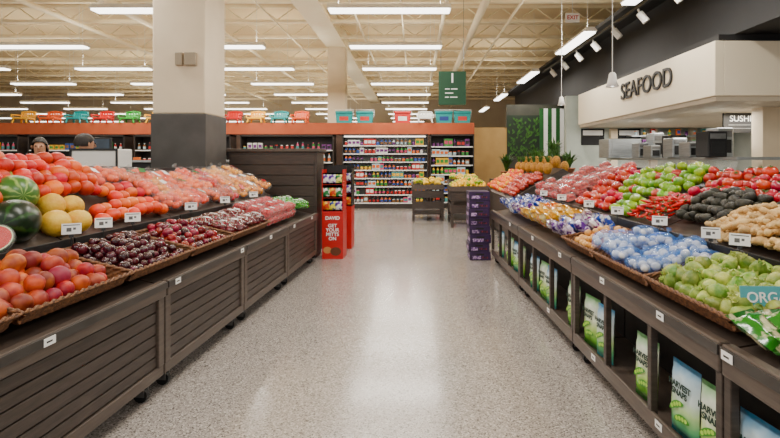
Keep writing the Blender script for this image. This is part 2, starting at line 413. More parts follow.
SLF=lambda u:.76+.235*u
def SUL(u): return .985+(u-.64)*.51
def SUR(u): return .985+(u-.62)*.41
def pile(F,s,u0,u1,v0,v1,zf,r,meshes,name,label,cat,group,child=None,amp=.03,p2=.45,sp=.95,tilt=.6,lie=False,base=.6,maxn=300,jit=.2,kv=.12):
    du=2*r*sp*.9; dv=2*r*sp; hu=(u1-u0)/2; hv=(v1-v0)/2; uc=(u0+u1)/2; vc=(v0+v1)/2
    items=[]
    i=0; u=u0+r
    while u<=u1-r*.8:
        v=v0+r+(r if i%2 else 0)
        while v<=v1-r*.8:
            a=amp*(1-((u-uc)/hu)**2)*(1-((v-vc)/hv)**4)
            z=zf(u)+r*base+a
            items.append((u+U(-jit,jit)*r,v+U(-jit,jit)*r,z+U(-.2,.25)*r))
            if R()<p2 and u<u1-1.5*r and v<v1-1.5*r: items.append((u+r*(.9+U(-jit,jit)),v+r*(.5+U(-jit,jit)),z+r*1.25+U(-.15,.2)*r))
            v+=dv
        u+=du; i+=1
    for (u,v,z) in items[:maxn]:
        me=random.choice(meshes)
        if lie: rot=E(U(-.4,.4),U(-.4,.4),U(0,6.28))@(E(pi/2,0,0) if lie==2 else I4)
        else: rot=E(U(-tilt,tilt),U(-tilt,tilt),U(0,6.28))
        k=U(1-kv,1+kv*.8)
        o=obj(name,me,F@T(s*u,v,z)@rot@Matrix.Scale(k,4),None,label,cat,group)
        if child: obj(child[0],child[1],I4,o)
tray(FL,-1,1.45,2.24); tray(FL,-1,2.24,3.06); tray(FL,-1,3.06,3.86); tray(FL,-1,3.86,4.62); tray(FL,-1,4.62,5.6)
pile(FL,-1,.10,.57,1.5,3.03,SLF,.052,[m_peach],'peach','ripe red and yellow peach in wicker tray','fruit','peaches in wicker trays',amp=.05,p2=.5,tilt=3,base=.9,jit=.3,kv=.16)
pile(FL,-1,.10,.57,3.1,3.84,SLF,.034,[m_plum],'plum','glossy dark purple plum in wicker tray','fruit','dark plums in wicker tray',amp=.06,p2=.5,tilt=3,base=1.2,maxn=290,jit=.35,kv=.2)
pile(FL,-1,.10,.57,3.9,4.6,SLF,.036,[m_plum2,m_plum2,m_plum],'red_plum','shiny red plum in wicker tray','fruit','red plums in wicker tray',amp=.06,p2=.5,tilt=3,base=1.2,jit=.35,kv=.2)
pile(FL,-1,.68,.92,3.75,4.7,SUL,.06,[m_gf],'grapefruit','bright orange red grapefruit heaped on upper tier','fruit','grapefruits on upper tier',amp=.03,p2=.35,base=.9)
pile(FL,-1,.95,1.35,3.0,4.25,lambda u:SUL(u)+.04,.06,[m_gr,m_gr,m_gf],'orange','deep red orange citrus fruit in heap','fruit','red oranges on upper tier',amp=.12,p2=.8,base=.9,jit=.3,kv=.16)
pile(FL,-1,.92,1.14,4.25,4.7,SUL,.06,[m_gr,m_gf],'orange','deep red orange citrus fruit in heap','fruit','red oranges on upper tier',amp=.03,p2=.3,base=.9)
def single(F,s,u,v,z,me,rot,name,label,cat,group=None,k=1): return obj(name,me,F@T(s*u,v,z)@rot@Matrix.Scale(k,4),None,label,cat,group)
single(FL,-1,.80,3.06,1.17,m_wm,E(pi/2,.3,.4),'watermelon','large dark green striped watermelon on upper tier','fruit')
single(FL,-1,1.0,2.66,1.28,m_wm,E(pi/2,.3,1.2),'watermelon','large dark green striped watermelon on upper tier','fruit')
single(FL,-1,1.0,3.30,1.32,m_wm2,E(pi/2,.1,1.0),'watermelon','pale green striped watermelon behind darker melon','fruit')
single(FL,-1,1.05,2.98,1.35,m_wm2,E(pi/2,.1,.3),'watermelon','pale green striped watermelon behind darker melon','fruit')
for (u,v,z,k,mm) in ((.77,3.36,1.12,1,m_yel),(.76,3.55,1.11,.9,m_yel),(.95,3.54,1.22,1,m_yel),(.92,3.71,1.2,.9,m_yel),(1.16,3.44,1.38,.9,m_hon)):
    single(FL,-1,u,v,z,mm,E(U(1,1.6),U(-.3,.3),U(0,3)),'melon','rough yellow cantaloupe melon on upper tier' if mm is m_yel else 'pale green honeydew melon on upper tier','fruit','melons on upper tier',k)
e=empty('watermelon_half',FL@T(-.73,2.84,1.10)@E(.9,0,.5)@Matrix.Scale(.8,4),'plastic wrapped half watermelon with red cut face','fruit')
obj('rind',MB().lathe([(0,-.12),(.05,-.112),(.09,-.08),(.115,-.035),(.12,0),(.112,0)],24).mesh('rind',[M_wm]),parent=e)
obj('flesh',MB().lathe([(.112,0),(.1,.001),(0,.001)],24,0).lathe([(.1121,.0012),(.104,.002)],24,1).mesh('flesh',[mk('melon_flesh',(196,30,30),(216,54,48),30,.25),mk('melon_pith',(214,226,180),None,20,.4)]),parent=e)
obj('clear_wrap',MB().lathe([(0,.006),(.122,.004),(.124,-.03),(.1,-.08)],24).mesh('clear_wrap',[clear]),parent=e)
# ---------- bags / packs ----------
def pillow(w,h,t,mats,crimp=.03,seed=0,nx=12,nz=16):
    b=MB()
    for sgn in (1,-1):
        vs=[];fs=[]
        for j in range(nz+1):
            for i in range(nx+1):
                x=-1+2*i/nx; z=-1+2*j/nz
                e=(max(0,1-abs(x)**3)**.6)*(max(0,1-abs(z)**4)**.7)
                if abs(z)>1-2*crimp/h: e=0
                k=.93+.07*abs(x*z)
                q=t/2*e*(1+.18*math.sin(7*x+3*z+seed)*math.cos(5*z+seed*2))
                vs.append((w/2*x*(k if abs(z)<.9 else 1),sgn*q,h/2*z))
        for j in range(nz):
            for i in range(nx):
                a=j*(nx+1)+i; f=(a,a+1,a+nx+2,a+nx+1); fs.append(f if sgn<0 else f[::-1])
        b.add(vs,fs,0,True)
    return b.mesh('bag',mats)
def lumpbag(w,l,h,mats,lr=.035,seed=0,tail=True,nc=46,amp=.34):
    rnd=random.Random(seed); b=MB(); n=34;m=22; cs=[]
    for _ in range(nc):
        a=rnd.uniform(0,2*pi); t=rnd.uniform(.05,pi*.62)
        cs.append(Vector((w/2*math.sin(t)*math.cos(a),l/2*math.sin(t)*math.sin(a),h*.5*math.cos(t))))
    vs=[];fs=[]
    for i in range(m+1):
        th=pi*i/m
        for j in range(n):
            ph=2*pi*j/n; st=math.sin(th)
            p=Vector((w/2*abs(st)**.7*math.copysign(abs(math.cos(ph))**.8,math.cos(ph)),l/2*abs(st)**.7*math.copysign(abs(math.sin(ph))**.8,math.sin(ph)),h*.5*math.cos(th)))
            d=min((p-c).length for c in cs)
            p*=1+amp*max(0,1-(d/lr)**2)-.12
            vs.append(p)
    for i in range(m):
        for j in range(n): fs.append((i*n+j,(i+1)*n+j,(i+1)*n+(j+1)%n,i*n+(j+1)%n))
    b.add(vs,fs,0,True)
    b.tube([(w*.4,0,0),(w*.52,0,.015),(w*.6,.01,.02)],[.02,.008,.022],8,1)
    if tail: b.box(-w*.14,w*.14,-l*.13,l*.13,h*.5,h*.5+.014,1,.004)
    return b.mesh('bag',mats)
film=mk('film_white',(232,228,222),(244,242,238),30,.15,bump=.4)
netG=mk('green_fruit_bag',(30,126,10),(120,190,60),24,.1,bump=.35,bscale=60,rnd=.15,lo=.5,hi=.85,coat=.8)
grape=mk('red_grape_bag',(84,4,16),(176,26,44),40,.1,bump=.6,bscale=70,rnd=.25,coat=.8,lo=.5,hi=.8)
bagN=[lumpbag(.24,.2,.13,[netG,film],.035,i+14) for i in range(2)]
bagG=[lumpbag(.22,.18,.12,[grape,film],.022,i+20,nc=70) for i in range(3)]
inO=mk('bagged_orange_skin',(232,78,0),(242,112,8),10,.25,rnd=.12,hue=.01)
inR=mk('bagged_red_skin',(176,14,4),(220,64,14),12,.25,rnd=.25,hue=.015)
inY=mk('bagged_yellow_skin',(236,136,2),(244,172,24),12,.25,rnd=.12,hue=.01)
inG=mk('garlic_bulb_skin',(222,220,218),(242,240,238),14,.45,rnd=.06)
bluenet=mk('blue_net',(50,120,220),(110,165,232),60,.12,alpha=.3)
blab=[mk('bag_label_%d'%i,c,None,8,.3) for i,c in enumerate(((240,240,235),(190,20,20),(30,110,50),(20,80,180)))]
def fruitbag(mt,seed,lm,flm=filmc,sr=.036,k_=1,gap=.05):
    rnd=random.Random(seed); b=MB(); pts=[]
    for tr in range(500):
        p=Vector((rnd.uniform(-.1,.1),rnd.uniform(-.075,.075),rnd.uniform(-.02,.035)))
        if (p.x/.11)**2+(p.y/.085)**2+(max(0,p.z)/.05)**2>1: continue
        if all((p-q).length>gap for q in pts): pts.append(p)
    sph=fruit('x',sr,0,.95,.08,.05,n=12,m=8)
    for p in pts: b.add([((x+p.x)*k_,(y+p.y)*k_,(z+p.z)*k_) for x,y,z in sph.v],sph.f,0,True)
    inner=b.mesh('packed_fruit',[mt])
    b=MB(); n=26;m=14;vs=[];fs=[]
    for i in range(m+1):
        th=pi*i/m; st=math.sin(th)
        for j in range(n):
            ph=2*pi*j/n; k=(1+.05*math.sin(5*ph+3*th+seed)+.04*math.sin(9*ph-5*th))*k_
            vs.append((.142*abs(st)**.7*math.cos(ph)*k,.115*abs(st)**.7*math.sin(ph)*k,.004+.072*math.cos(th)*k))
    for i in range(m):
        for j in range(n): fs.append((i*n+j,(i+1)*n+j,(i+1)*n+(j+1)%n,i*n+(j+1)%n))
    b.add(vs,fs,0,True); b.tube([(.13*k_,0,.01),(.15*k_,0,.02),(.185*k_,.01,.035)],[.02*k_,.008*k_,.03*k_],8,0)
    outer=b.mesh('bag_film',[flm])
    lb=MB().box(-.045*k_,.045*k_,-.03*k_,.03*k_,.078*k_,.08*k_,0).mesh('printed_label',[lm])
    return inner,outer,lb
FB=[fruitbag(inO,1,blab[0]),fruitbag(inO,2,blab[2]),fruitbag(inR,3,blab[0]),fruitbag(inR,4,blab[1]),fruitbag(inY,5,blab[0]),fruitbag(inY,6,blab[1])]
GB=[fruitbag(inG,i,blab[3],bluenet,.038,.72,.064) for i in (21,22,23)]
def bags(F,s,u0,u1,v0,v1,zf,du,dv,meshes,label,group,name='produce_bag',slope=.5,h=.07,jit=.02,zj=.03,rj=.1,lp=.6):
    u=u0+du/2
    while u<u1:
        v=v0+dv/2
        while v<v1:
            me=random.choice(meshes)
            M=F@T(s*(u+U(-jit,jit)),v+U(-jit,jit),zf(u)+h+U(0,zj))@E(0,-s*slope,0)@E(U(-rj,rj),U(-rj,rj),U(-.6,.6)+(pi if s<0 else 0))
            if isinstance(me,tuple):
                e=empty(name,M,label,'bagged produce',group)
                obj('packed_fruit',me[0],I4,e,kind='stuff'); obj('bag_film',me[1],I4,e)
                if R()<lp: obj('printed_label',me[2],E(0,0,U(0,3)),e)
            else: obj(name,me,M,None,label,'bagged produce',group)
            v+=dv
        u+=du
bags(FL,-1,1.14,1.34,4.25,4.8,lambda u:SUL(u)+.03,.2,.19,FB[:2],'clear bag filled with oranges','bagged oranges on upper tier')
bags(FL,-1,.68,1.32,4.72,5.6,SUL,.2,.2,FB[:2]+FB[4:5],'clear plastic bag of oranges with printed label','bagged oranges on upper tier',zj=.05,rj=.25)
bags(FL,-1,.68,1.32,5.6,6.5,SUL,.2,.2,FB[2:4]+FB[:2],'clear plastic bag of red and orange fruit','bagged red fruit on upper tier',zj=.06,rj=.3)
bags(FL,-1,.68,1.32,6.5,7.5,SUL,.2,.2,FB[4:]+FB[:1],'clear bag of yellow and orange citrus','bagged citrus on upper tier',zj=.06,rj=.3)
bags(FL,-1,.1,.56,4.66,5.58,SLF,.2,.19,bagG,'clear bag of red grapes in wicker tray','bagged red grapes',slope=.2,h=.08)
bags(FL,-1,.08,.58,6.9,7.55,SLF,.2,.19,bagN,'clear bag of bright green produce','bagged green produce',slope=.2,h=.09)
berry=mk('strawberry_heap',(180,4,12),(206,22,22),40,.25,bump=.6,rnd=.1)
berryp=mk('pink_apple_heap',(176,16,34),(220,100,80),22,.25,bump=.4,rnd=.2)
def clam(hm,sd):
    rnd=random.Random(sd)
    w,l,h=.13,.17,.085
    base=MB().prism([(-.5*w*.9,0),(-.5*w,h*.6),(-.5*w-.006,h*.6),(-.5*w-.006,h*.65),(.5*w+.006,h*.65),(.5*w+.006,h*.6),(.5*w,h*.6),(.5*w*.9,0)],-l/2,l/2).prism([(-.5*w,h*.65),(-.42*w,h),(.42*w,h),(.5*w,h*.65)],-l/2+.004,l/2-.004).mesh('clear_shell',[clear])
    b=MB(); 
    for i in range(3):
        for j in range(4):
            f=fruit('x',.022,0,1.1,n=8,m=5); 
            ox,oy,oz=-.038+i*.038+rnd.uniform(-.005,.005),-.06+j*.04+rnd.uniform(-.005,.005),.05+rnd.uniform(-.005,.01)
            b.add([(x+ox,y+oy,z+oz) for x,y,z in f.v],f.f,0,True)
    b.box(-w*.44,w*.44,-l*.44,l*.44,.004,.04)
    fr=b.mesh('packed_fruit',[hm])
    lb=MB().box(-.025,.025,-.022,.022,h,h+.001).mesh('paper_label',[card])
    return base,fr,lb
CL={k:clam(v,i) for i,(k,v) in enumerate((('red',berry),('pink',berryp)))}
def clams(F,s,u0,u1,v0,v1,zf,keys,label,group,slope=.24,layers=1,lp=1):
    u=u0+.07
    while u<u1:
        v=v0+.09
        while v<v1:
            for ly in range(layers):
                if ly and R()>lp: continue
                k=random.choice(keys)
                e=empty('fruit_clamshell',F@T(s*u,v,zf(u)+.02+ly*.088)@E(0,-s*math.atan(slope),0)@E(0,0,U(-.14,.14)),label%({'red':'strawberries','pink':'pink apples'}[k]),'clamshell pack',group)
                a,b_,c=CL[k]; obj('clear_shell',a,I4,e); obj('packed_fruit',b_,I4,e)['kind']='stuff'
                if R()<.5: obj('paper_label',c,I4,e)
            v+=.185
        u+=.15
clams(FL,-1,.08,.58,5.66,6.8,SLF,['red'],'clear plastic clamshell packed with %s','strawberry clamshells',layers=2,lp=.8)
# ---------- right produce ----------
SRF=lambda u:.79+.17*u
tray(FR,1,2.12,2.9,z=.79,slope=.17); tray(FR,1,2.9,3.75,z=.79,slope=.17); tray(FR,1,3.75,4.4,z=.79,slope=.17)
pile(FR,1,.09,.57,2.14,2.88,SRF,.041,[m_toma],'tomatillo','green tomatillo with papery open husk in tray','vegetable','tomatillos in wicker tray',child=('husk',m_husk),amp=.05,p2=.5,tilt=1.6,base=1.1,jit=.25,kv=.18)
bags(FR,1,.08,.58,2.93,3.8,SRF,.165,.155,GB,'white garlic bulbs in pale blue net bag','garlic net bags',slope=.15,h=.07,zj=.06,rj=.5,jit=.03,lp=.25)
def packmesh(c1,c2,sd):
    m=mk('snack_pack_print_%d'%sd,c1,c2,22,.15,rnd=.15,coat=.6,lo=.48,hi=.58)
    return pillow(.16,.2,.08,[m],seed=sd)
packs=[packmesh((84,26,130),(220,205,230),1),packmesh((24,70,176),(225,232,242),2),packmesh((236,176,4),(244,224,150),3),packmesh((232,228,232),(130,40,120),4),packmesh((230,110,10),(246,200,120),5)]
def packrow(F,s,u0,u1,v0,v1,zf,meshes,label,group,du=.12,dv=.155):
    u=u0
    while u<u1:
        v=v0
        while v<v1:
            obj('produce_pack',random.choice(meshes),F@T(s*u,v+U(-.02,.02),zf(u)+.09+U(-.01,.03))@E(0,0,s*pi/2+U(-.3,.3))@E(-.75+U(-.25,.2),U(-.2,.2),0),None,label,'packaged produce',group); v+=dv
        u+=du
packrow(FR,1,.14,.56,4.48,5.1,SRF,[packs[0],packs[3],packs[1]],'purple and white printed plastic produce pack','purple produce packs')
packrow(FR,1,.14,.56,5.16,6.2,SRF,[packs[2],packs[2],packs[4]],'yellow and orange printed plastic produce pack','yellow produce packs')
packrow(FR,1,.14,.56,6.26,7.5,SRF,[packs[1],packs[1],packs[0]],'blue and purple printed plastic produce pack','blue produce packs')
m_on=fruit('g',.03,0,.95,-.15,.05,n=14,m=9).mesh('onion',[mk('onion_skin',(206,140,60),(230,176,100),20,.35,rnd=.15)])
pile(FR,1,.12,.54,3.82,4.36,SRF,.033,[m_on],'onion','small golden onion in wicker tray','vegetable','onions in wicker tray',amp=.03,p2=.4,base=1.1)
salad=mk('salad_print',(36,124,24),(232,226,180),14,.2,coat=.5,lo=.5,hi=.58)
for i,(u,v) in enumerate(((.12,2.02),(.24,1.98),(.38,2.0),(.14,1.8),(.3,1.78))):
    obj('produce_pack',pillow(.2,.22,.07,[salad],seed=20+i),FR@T(u,v,SRF(u)+.05)@E(-1.1,0,U(-.3,.3)+.4),None,'green and white printed bag of salad vegetables','packaged produce','salad bags')
pile(FR,1,.66,1.0,2.4,3.35,SUR,.036,m_gin,'ginger_root','knobbly beige ginger root in heap','vegetable','ginger roots on upper tier',amp=.08,p2=.6,lie=1,base=1.0,jit=.5,kv=.3)
pile(FR,1,1.0,1.5,2.9,3.3,SUR,.04,[m_avo],'avocado','dark bumpy skinned avocado in heap','fruit','avocados on upper tier',amp=.03,p2=.3,lie=2,base=.9)
pile(FR,1,.78,1.16,3.35,3.92,SUR,.04,[m_avo],'avocado','dark bumpy skinned avocado in heap','fruit','avocados on upper tier',amp=.07,p2=.5,lie=2,base=.9)
pile(FR,1,.66,1.0,3.95,4.5,SUR,.03,[m_chi],'chili_pepper','glossy red chili pepper with green stem','vegetable','red chili peppers on upper tier',child=('stem',m_chis),amp=.07,p2=.7,lie=1,base=1.1,jit=.4,kv=.2)
pile(FR,1,1.16,1.5,3.3,4.3,SUR,.05,[m_tom],'tomato','ripe red tomato with green calyx','vegetable','tomatoes at the back of tier',child=('calyx',m_cal),amp=.06,p2=.5,base=.9)
pile(FR,1,1.0,1.16,3.92,4.5,SUR,.048,[m_tom],'tomato','ripe red tomato with green calyx','vegetable','tomatoes at the back of tier',child=('calyx',m_cal),amp=.02,p2=.3,base=.9)
pile(FR,1,.98,1.5,4.4,5.5,SUR,.053,[m_app]*6+[m_rapp],'apple','shiny green apple in heap','fruit','green apples on upper tier',child=('stem',m_stem),amp=.1,p2=.5,base=.9,jit=.15)
pile(FR,1,.66,.95,4.55,5.0,SUR,.05,[m_app],'apple','shiny green apple in heap','fruit','green apples at front of tier',amp=.03,p2=.3,base=.9)
pile(FR,1,.66,.95,5.0,5.9,SUR,.05,[m_tom],'tomato','ripe red tomato in heap','vegetable','tomatoes at front of tier',amp=.04,p2=.4,base=.9)
pile(FR,1,.95,1.5,5.5,6.1,SUR,.05,[m_tom,m_tom,m_rapp],'tomato','ripe red tomato in heap','vegetable','tomatoes beside apples',amp=.07,p2=.5,base=.9)
clams(FR,1,.66,1.5,6.12,7.55,SUR,['pink','pink','red'],'clear plastic clamshell packed with %s','pink fruit clamshells',slope=.41,layers=2,lp=.5)
# ---------- snack bags ----------
def snackmat(i,cs):
    m=D.materials.new('snack_bag_print_%d'%i); m.use_nodes=True;nt=m.node_tree;N=nt.nodes;L=nt.links;b=N['Principled BSDF']
    tc=N.new('ShaderNodeTexCoord'); sp=N.new('ShaderNodeSeparateXYZ'); L.new(tc.outputs['Object'],sp.inputs[0])
    mr=N.new('ShaderNodeMapRange'); mr.inputs['From Min'].default_value=-.18; mr.inputs['From Max'].default_value=.18; L.new(sp.outputs[2],mr.inputs['Value'])
    nz=N.new('ShaderNodeTexNoise'); nz.inputs['Scale'].default_value=12; L.new(tc.outputs['Object'],nz.inputs['Vector'])
    ma=N.new('ShaderNodeMath'); ma.operation='MULTIPLY_ADD'; ma.inputs[1].default_value=.2; L.new(nz.outputs[0],ma.inputs[0])
    mb=N.new('ShaderNodeMath'); mb.operation='SUBTRACT'; mb.inputs[1].default_value=.1; L.new(mr.outputs[0],mb.inputs[0]); L.new(mb.outputs[0],ma.inputs[2])
    r=N.new('ShaderNodeValToRGB'); e=r.color_ramp.elements; e[0].position=0; e[0].color=lin(cs[0]); e[1].position=1; e[1].color=lin(cs[-1])
    for k,c in enumerate(cs[1:-1]): x=e.new((k+1)/(len(cs)-1)); x.color=lin(c)
    L.new(ma.outputs[0],r.inputs[0]); L.new(r.outputs[0],b.inputs['Base Color']); b.inputs['Roughness'].default_value=.22
    return m
sn=[snackmat(0,[(50,130,40),(120,186,60),(190,220,120),(236,244,216),(232,242,224),(130,200,130)]),
    snackmat(1,[(40,130,140),(110,190,120),(190,224,150),(226,242,240),(210,234,244),(80,160,210)])]
snm=[pillow(.225,.37,.06,[sn[0]],seed=3),pillow(.225,.37,.06,[sn[1]],seed=5)]
dkg=mk('dark_green_ink',(4,46,36),(6,54,40),3,.5)
txt1=text('HARVEST\nSNAPS',.042,.0006,dkg,off=.0014)
podm=mk('pea_pod_print',(50,140,14),(70,160,26),30,.3); pead=mk('pea_print',(160,214,60),(180,222,80),30,.3)
b=MB()
for (cx,cz,ang) in ((-.02,-.03,.5),(.022,-.085,.2)):
    c,s=math.cos(ang),math.sin(ang); vs=[]
    N_=14
    for i in range(N_+1):
        t=-1+2*i/N_; x=.065*t; zc=.018*(1-t*t)
        for q in (1,-1):
            zz=zc*.6+q*.018*(1-t*t)**.6
            vs.append((cx+x*c-zz*s,0,cz+x*s+zz*c))
    b.add(vs,[(2*i,2*i+1,2*i+3,2*i+2) for i in range(N_)],0)
    for k in range(4):
        t=-.55+.37*k; x=.065*t; zz=.011*(1-t*t); px,pz=cx+x*c-zz*s,cz+x*s+zz*c
        b.add([(px+.011*math.cos(a*pi/5),-.0012,pz+.011*math.sin(a*pi/5)) for a in range(10)],[list(range(10))],1)
podart=b.mesh('printed_pea_pods',[podm,pead])
def snack(v,k,u=.07,rz=0):
    o=obj('snack_bag',snm[k],FR@T(u,v,.34)@E(0,0,-pi/2+rz)@E(-.03,0,0),None,'upright pale green and %s printed snack bag in bench compartment'%('white','blue')[k],'snack bag','snack bags in bench compartments')
    obj('printed_lettering',txt1,T(0,-.037,.06)@E(pi/2,0,0),o)
    obj('printed_pea_pods',podart,T(0,-.0362,-.0),o)
for v_,k_ in ((1.75,0),(1.97,1),(2.24,0),(2.5,1),(2.9,0),(3.5,1),(3.75,0),(4.15,0),(4.78,1),(5.02,0),(5.4,1),(6.0,0),(6.25,1),(6.65,0),(7.25,1)):
    snack(v_,k_,.075,.1+U(-.04,.04))
# ---------- price tags ----------
def tagmesh(w=.1,h=.065):
    b=MB(); b.box(-w/2,w/2,-.001,.001,0,h,0)
    b.box(-w*.42,w*.42,-.002,-.001,h*.8,h*.88,1); b.box(-w*.25,w*.0,-.002,-.001,h*.25,h*.6,1); b.box(w*.08,w*.22,-.002,-.001,h*.4,h*.6,1)
    return b.mesh('card',[card,mk('tag_ink',(90,90,90),(100,100,100),3,.5)])
tagm=tagmesh(); tagc=MB().cyl((0,.003,-.06),(0,.003,.01),.003,6).box(-.012,.012,-.004,.008,-.02,0).mesh('clip_stem',[black])
lab=MB().box(-.035,.035,-.001,.001,0,.038,0).box(-.02,.015,-.0015,-.001,.014,.022,1).mesh('shelf_label',[card,ink])
def tag(F,s,u,v,z,rz=0,k=1):
    e=empty('price_tag',F@T(s*u,v,z)@E(-.15,0,rz+U(-.15,.15))@Matrix.Scale(k,4),'white price card on black clip above produce','price tag','price tags above produce')
    obj('card',tagm,I4,e); obj('clip_stem',tagc,I4,e)
for v in (3.28,3.6,3.95,4.9,5.7,6.6): tag(FL,-1,.6,v,1.06,.6,1.1)
tag(FL,-1,.58,2.3,1.0,.6,1.1)
for v in (2.85,3.12,3.75,4.5,5.2,6.1,6.9): tag(FR,1,.585,v,1.06,-.6,1.05)
for v in (2.3,3.45,4.6,5.4,6.3,7.2): obj('shelf_label',lab,FL@T(.031,v,.70)@E(0,0,pi/2),None,'small white shelf label on bench rail','label','shelf labels')
for v in (2.02,2.55,3.3,4.2,5.1,6.2): obj('shelf_label',lab,FR@T(-.031,v,.735)@E(0,0,-pi/2),None,'small white shelf label on bench rail','label','shelf labels')
for v in (2.0,2.6,3.5,4.6): obj('shelf_label',lab,FR@T(-.013,v,.15)@E(0,0,-pi/2),None,'small white shelf label on lower bench lip','label','shelf labels')
teal=mk('teal_sign',(80,160,168),(90,170,176),2,.3)
e=empty('organic_sign',FR@T(.215,2.16,.83)@E(-.15,0,-.05),'pale teal card sign standing among vegetables','sign')
obj('sign_card',MB().box(-.08,.26,-.003,.003,0,.17,0,.001).box(-.06,.24,-.004,-.003,.035,.065,1).mesh('sign_card',[teal,card]),parent=e)
obj('lettering',text('ORGANIC',.062,.001,card,off=.0008),T(.085,-.005,.12)@E(pi/2,0,0),e)

# ---------- shelving & products ----------
pc=[(200,24,20),(240,240,236),(24,70,160),(240,180,14),(40,140,46),(230,100,14),(110,36,120),(26,26,30),(180,210,220),(216,60,110),(60,150,150),(140,90,44)]
pm=[mk('product_print_%d'%i,c,tuple(min(255,x*.8+45) for x in c),9,.35) for i,c in enumerate(pc)]
prods=[]
for i in range(12):
    a=pm[i]; l=pm[(i*5+1)%12]
    prods.append(('product_carton',MB().box(-.06,.06,-.04,.04,0,.2,0,.004).box(-.045,.045,-.0415,-.04,.06,.15,1).mesh('product_carton',[a,l]),'printed cardboard carton on shelf','carton'))
    prods.append(('product_bottle',MB().lathe([(0,0),(.036,0),(.036,.12),(.03,.145),(.014,.165),(.014,.19),(.0,.19)],12,0).lathe([(.0365,.03),(.0375,.035),(.0375,.1),(.0365,.105)],12,1).lathe([(0,.205),(.017,.205),(.017,.185)],12,1).mesh('product_bottle',[a,l]),'plastic bottle with printed label on shelf','bottle'))
    prods.append(('product_jar',MB().lathe([(0,0),(.04,0),(.043,.01),(.043,.1),(.036,.115),(0,.115)],12,0).lathe([(.038,.115),(.038,.135),(0,.135)],12,1).mesh('product_jar',[a,l]),'round jar with lid on shelf','jar'))
def shelfunit(x0,x1,y,zt,rows,z0,dens,mat,lab,fill0=0,back=None):
    w=(x1-x0)/2; e=empty('shelving_unit',T((x0+x1)/2,y,0),lab,'shelving','aisle shelving')
    obj('back_panel',MB().box(-w,w,.38,.42,0,zt,0).mesh('back_panel',[back or mat]),parent=e)
    for s in (-1,1): obj('side_panel',MB().box(s*w,s*(w-.04),-.1,.4,0,zt,0,.004).mesh('side_panel',[mat]),parent=e)
    obj('top_panel',MB().box(-w,w,-.1,.4,zt-.06,zt,0,.004).mesh('top_panel',[mat]),parent=e)
    obj('plinth',MB().box(-w,w,-.1,.4,0,.14,0,.004).mesh('plinth',[mat]),parent=e)
    dz=(zt-.1-z0)/rows
    for r in range(rows):
        z=z0+dz*r
        obj('shelf_board',MB().box(-w+.04,w-.04,-.08,.38,z-.02,z,0).box(-w+.04,w-.04,-.09,-.08,z-.03,z+.005,1).mesh('shelf_board',[mat,card]),parent=e)
        if z<fill0: continue
        x=-w+.12
        while x<w-.1:
            p=random.choice(prods); run=random.randint(1,3); sc=U(.8,1.35)
            if R()<.04: x+=dens*1.5; continue
            for q in range(run):
                if x>w-.1: break
                obj(p[0],p[1],T((x0+x1)/2+x,y-.0,z+.001)@Matrix.Diagonal((U(1.0,1.25),1,min(sc,(dz-.05)/.2),1)),None,p[2],p[3],'products on aisle shelving'); x+=dens
shw=mk('grey_shelf_back',(160,160,158),(170,170,167),3,.4,)
shd=mk('dark_shelf',(46,38,34),(56,48,42),3,.5)
shelfunit(-2.34,.42,16.1,2.38,8,.18,.128,shd,'long aisle shelving unit loaded with small colourful packages',back=shw)
shelfunit(.48,1.9,16.1,2.38,7,.2,.135,shd,'dark shelving unit with rows of jars and packets')
for a,b in ((-5.6,-2.6),(-9.0,-5.9),(-12.4,-9.3),(-15.6,-12.7)): shelfunit(a,b,16.1,2.36,5,.3,.17,shd,'dark wooden shelving unit under terracotta band',fill0=1.1)
obj('shelf_light',MB().box(-1.3,1.3,-.03,.03,-.02,.02,0,.005).mesh('shelf_light',[strip_e]),T(-.96,15.96,2.3),None,'slim strip light under shelving top','light')
def chairmesh(i,c):
    m=mk('chair_plastic_%d'%i,c,None,4,.35); b=MB()
    b.box(-.25,.25,-.2,.2,.13,.19,0,.008)
    for s in (-1,1):
        for t in (-1,1): b.tube([(s*.2,t*.16,.16),(s*.24,t*.2,0)],[.034,.028],6)
        b.tube([(s*.23,.17,.16),(s*.23,.24,.40)],.03,6)
        b.tube([(s*.27,-.18,.16),(s*.28,-.18,.27),(s*.27,.2,.28)],.026,6)
    b.tube([(-.23,.24,.39),(0,.25,.42),(.23,.24,.39)],.03,6)
    for k in range(5): x=-.18+.09*k; b.add([(x-.042,.175,.17),(x+.042,.175,.17),(x+.042,.245,.40),(x-.042,.245,.40)],[(0,1,2,3)])
    return b.mesh('plastic_chair',[m])
cc=[('yellow',(246,176,6)),('orange',(236,90,6)),('red',(200,24,16)),('teal',(6,150,150)),('green',(40,150,40)),('white',(228,228,222))]
chs=[chairmesh(i,c) for i,(n_,c) in enumerate(cc)]
for px,i in ((-13.3,0),(-12.4,1),(-11.5,3),(-10.6,2),(-9.7,4),(-8.8,0),(-7.9,3),(-7.0,5),(-6.2,2),(-5.4,0),(-4.6,3),(-3.9,1),(.35,5)):
    obj('plastic_chair',chs[i],T(px,17,2.80),None,'%s slatted low plastic outdoor chair on terracotta partition'%cc[i][0],'chair','plastic chairs on partition')
def coolermesh(i,c,c2):
    m=mk('cooler_shell_%d'%i,c,None,4,.35); l=mk('cooler_lid_%d'%i,c2,None,4,.35)
    return (MB().prism([(-.25,0),(-.28,.32),(.28,.32),(.25,0)],-.13,.13).box(-.15,.15,-.134,-.13,.08,.22,1).mesh('cooler_body',[m,l]),
            MB().box(-.29,.29,-.15,.14,.32,.4,0,.02).mesh('lid',[m]),
            MB().tube([(-.3,0,.2),(-.31,0,.45),(.31,0,.45),(.3,0,.2)],.012,6).mesh('carry_handle',[card]))
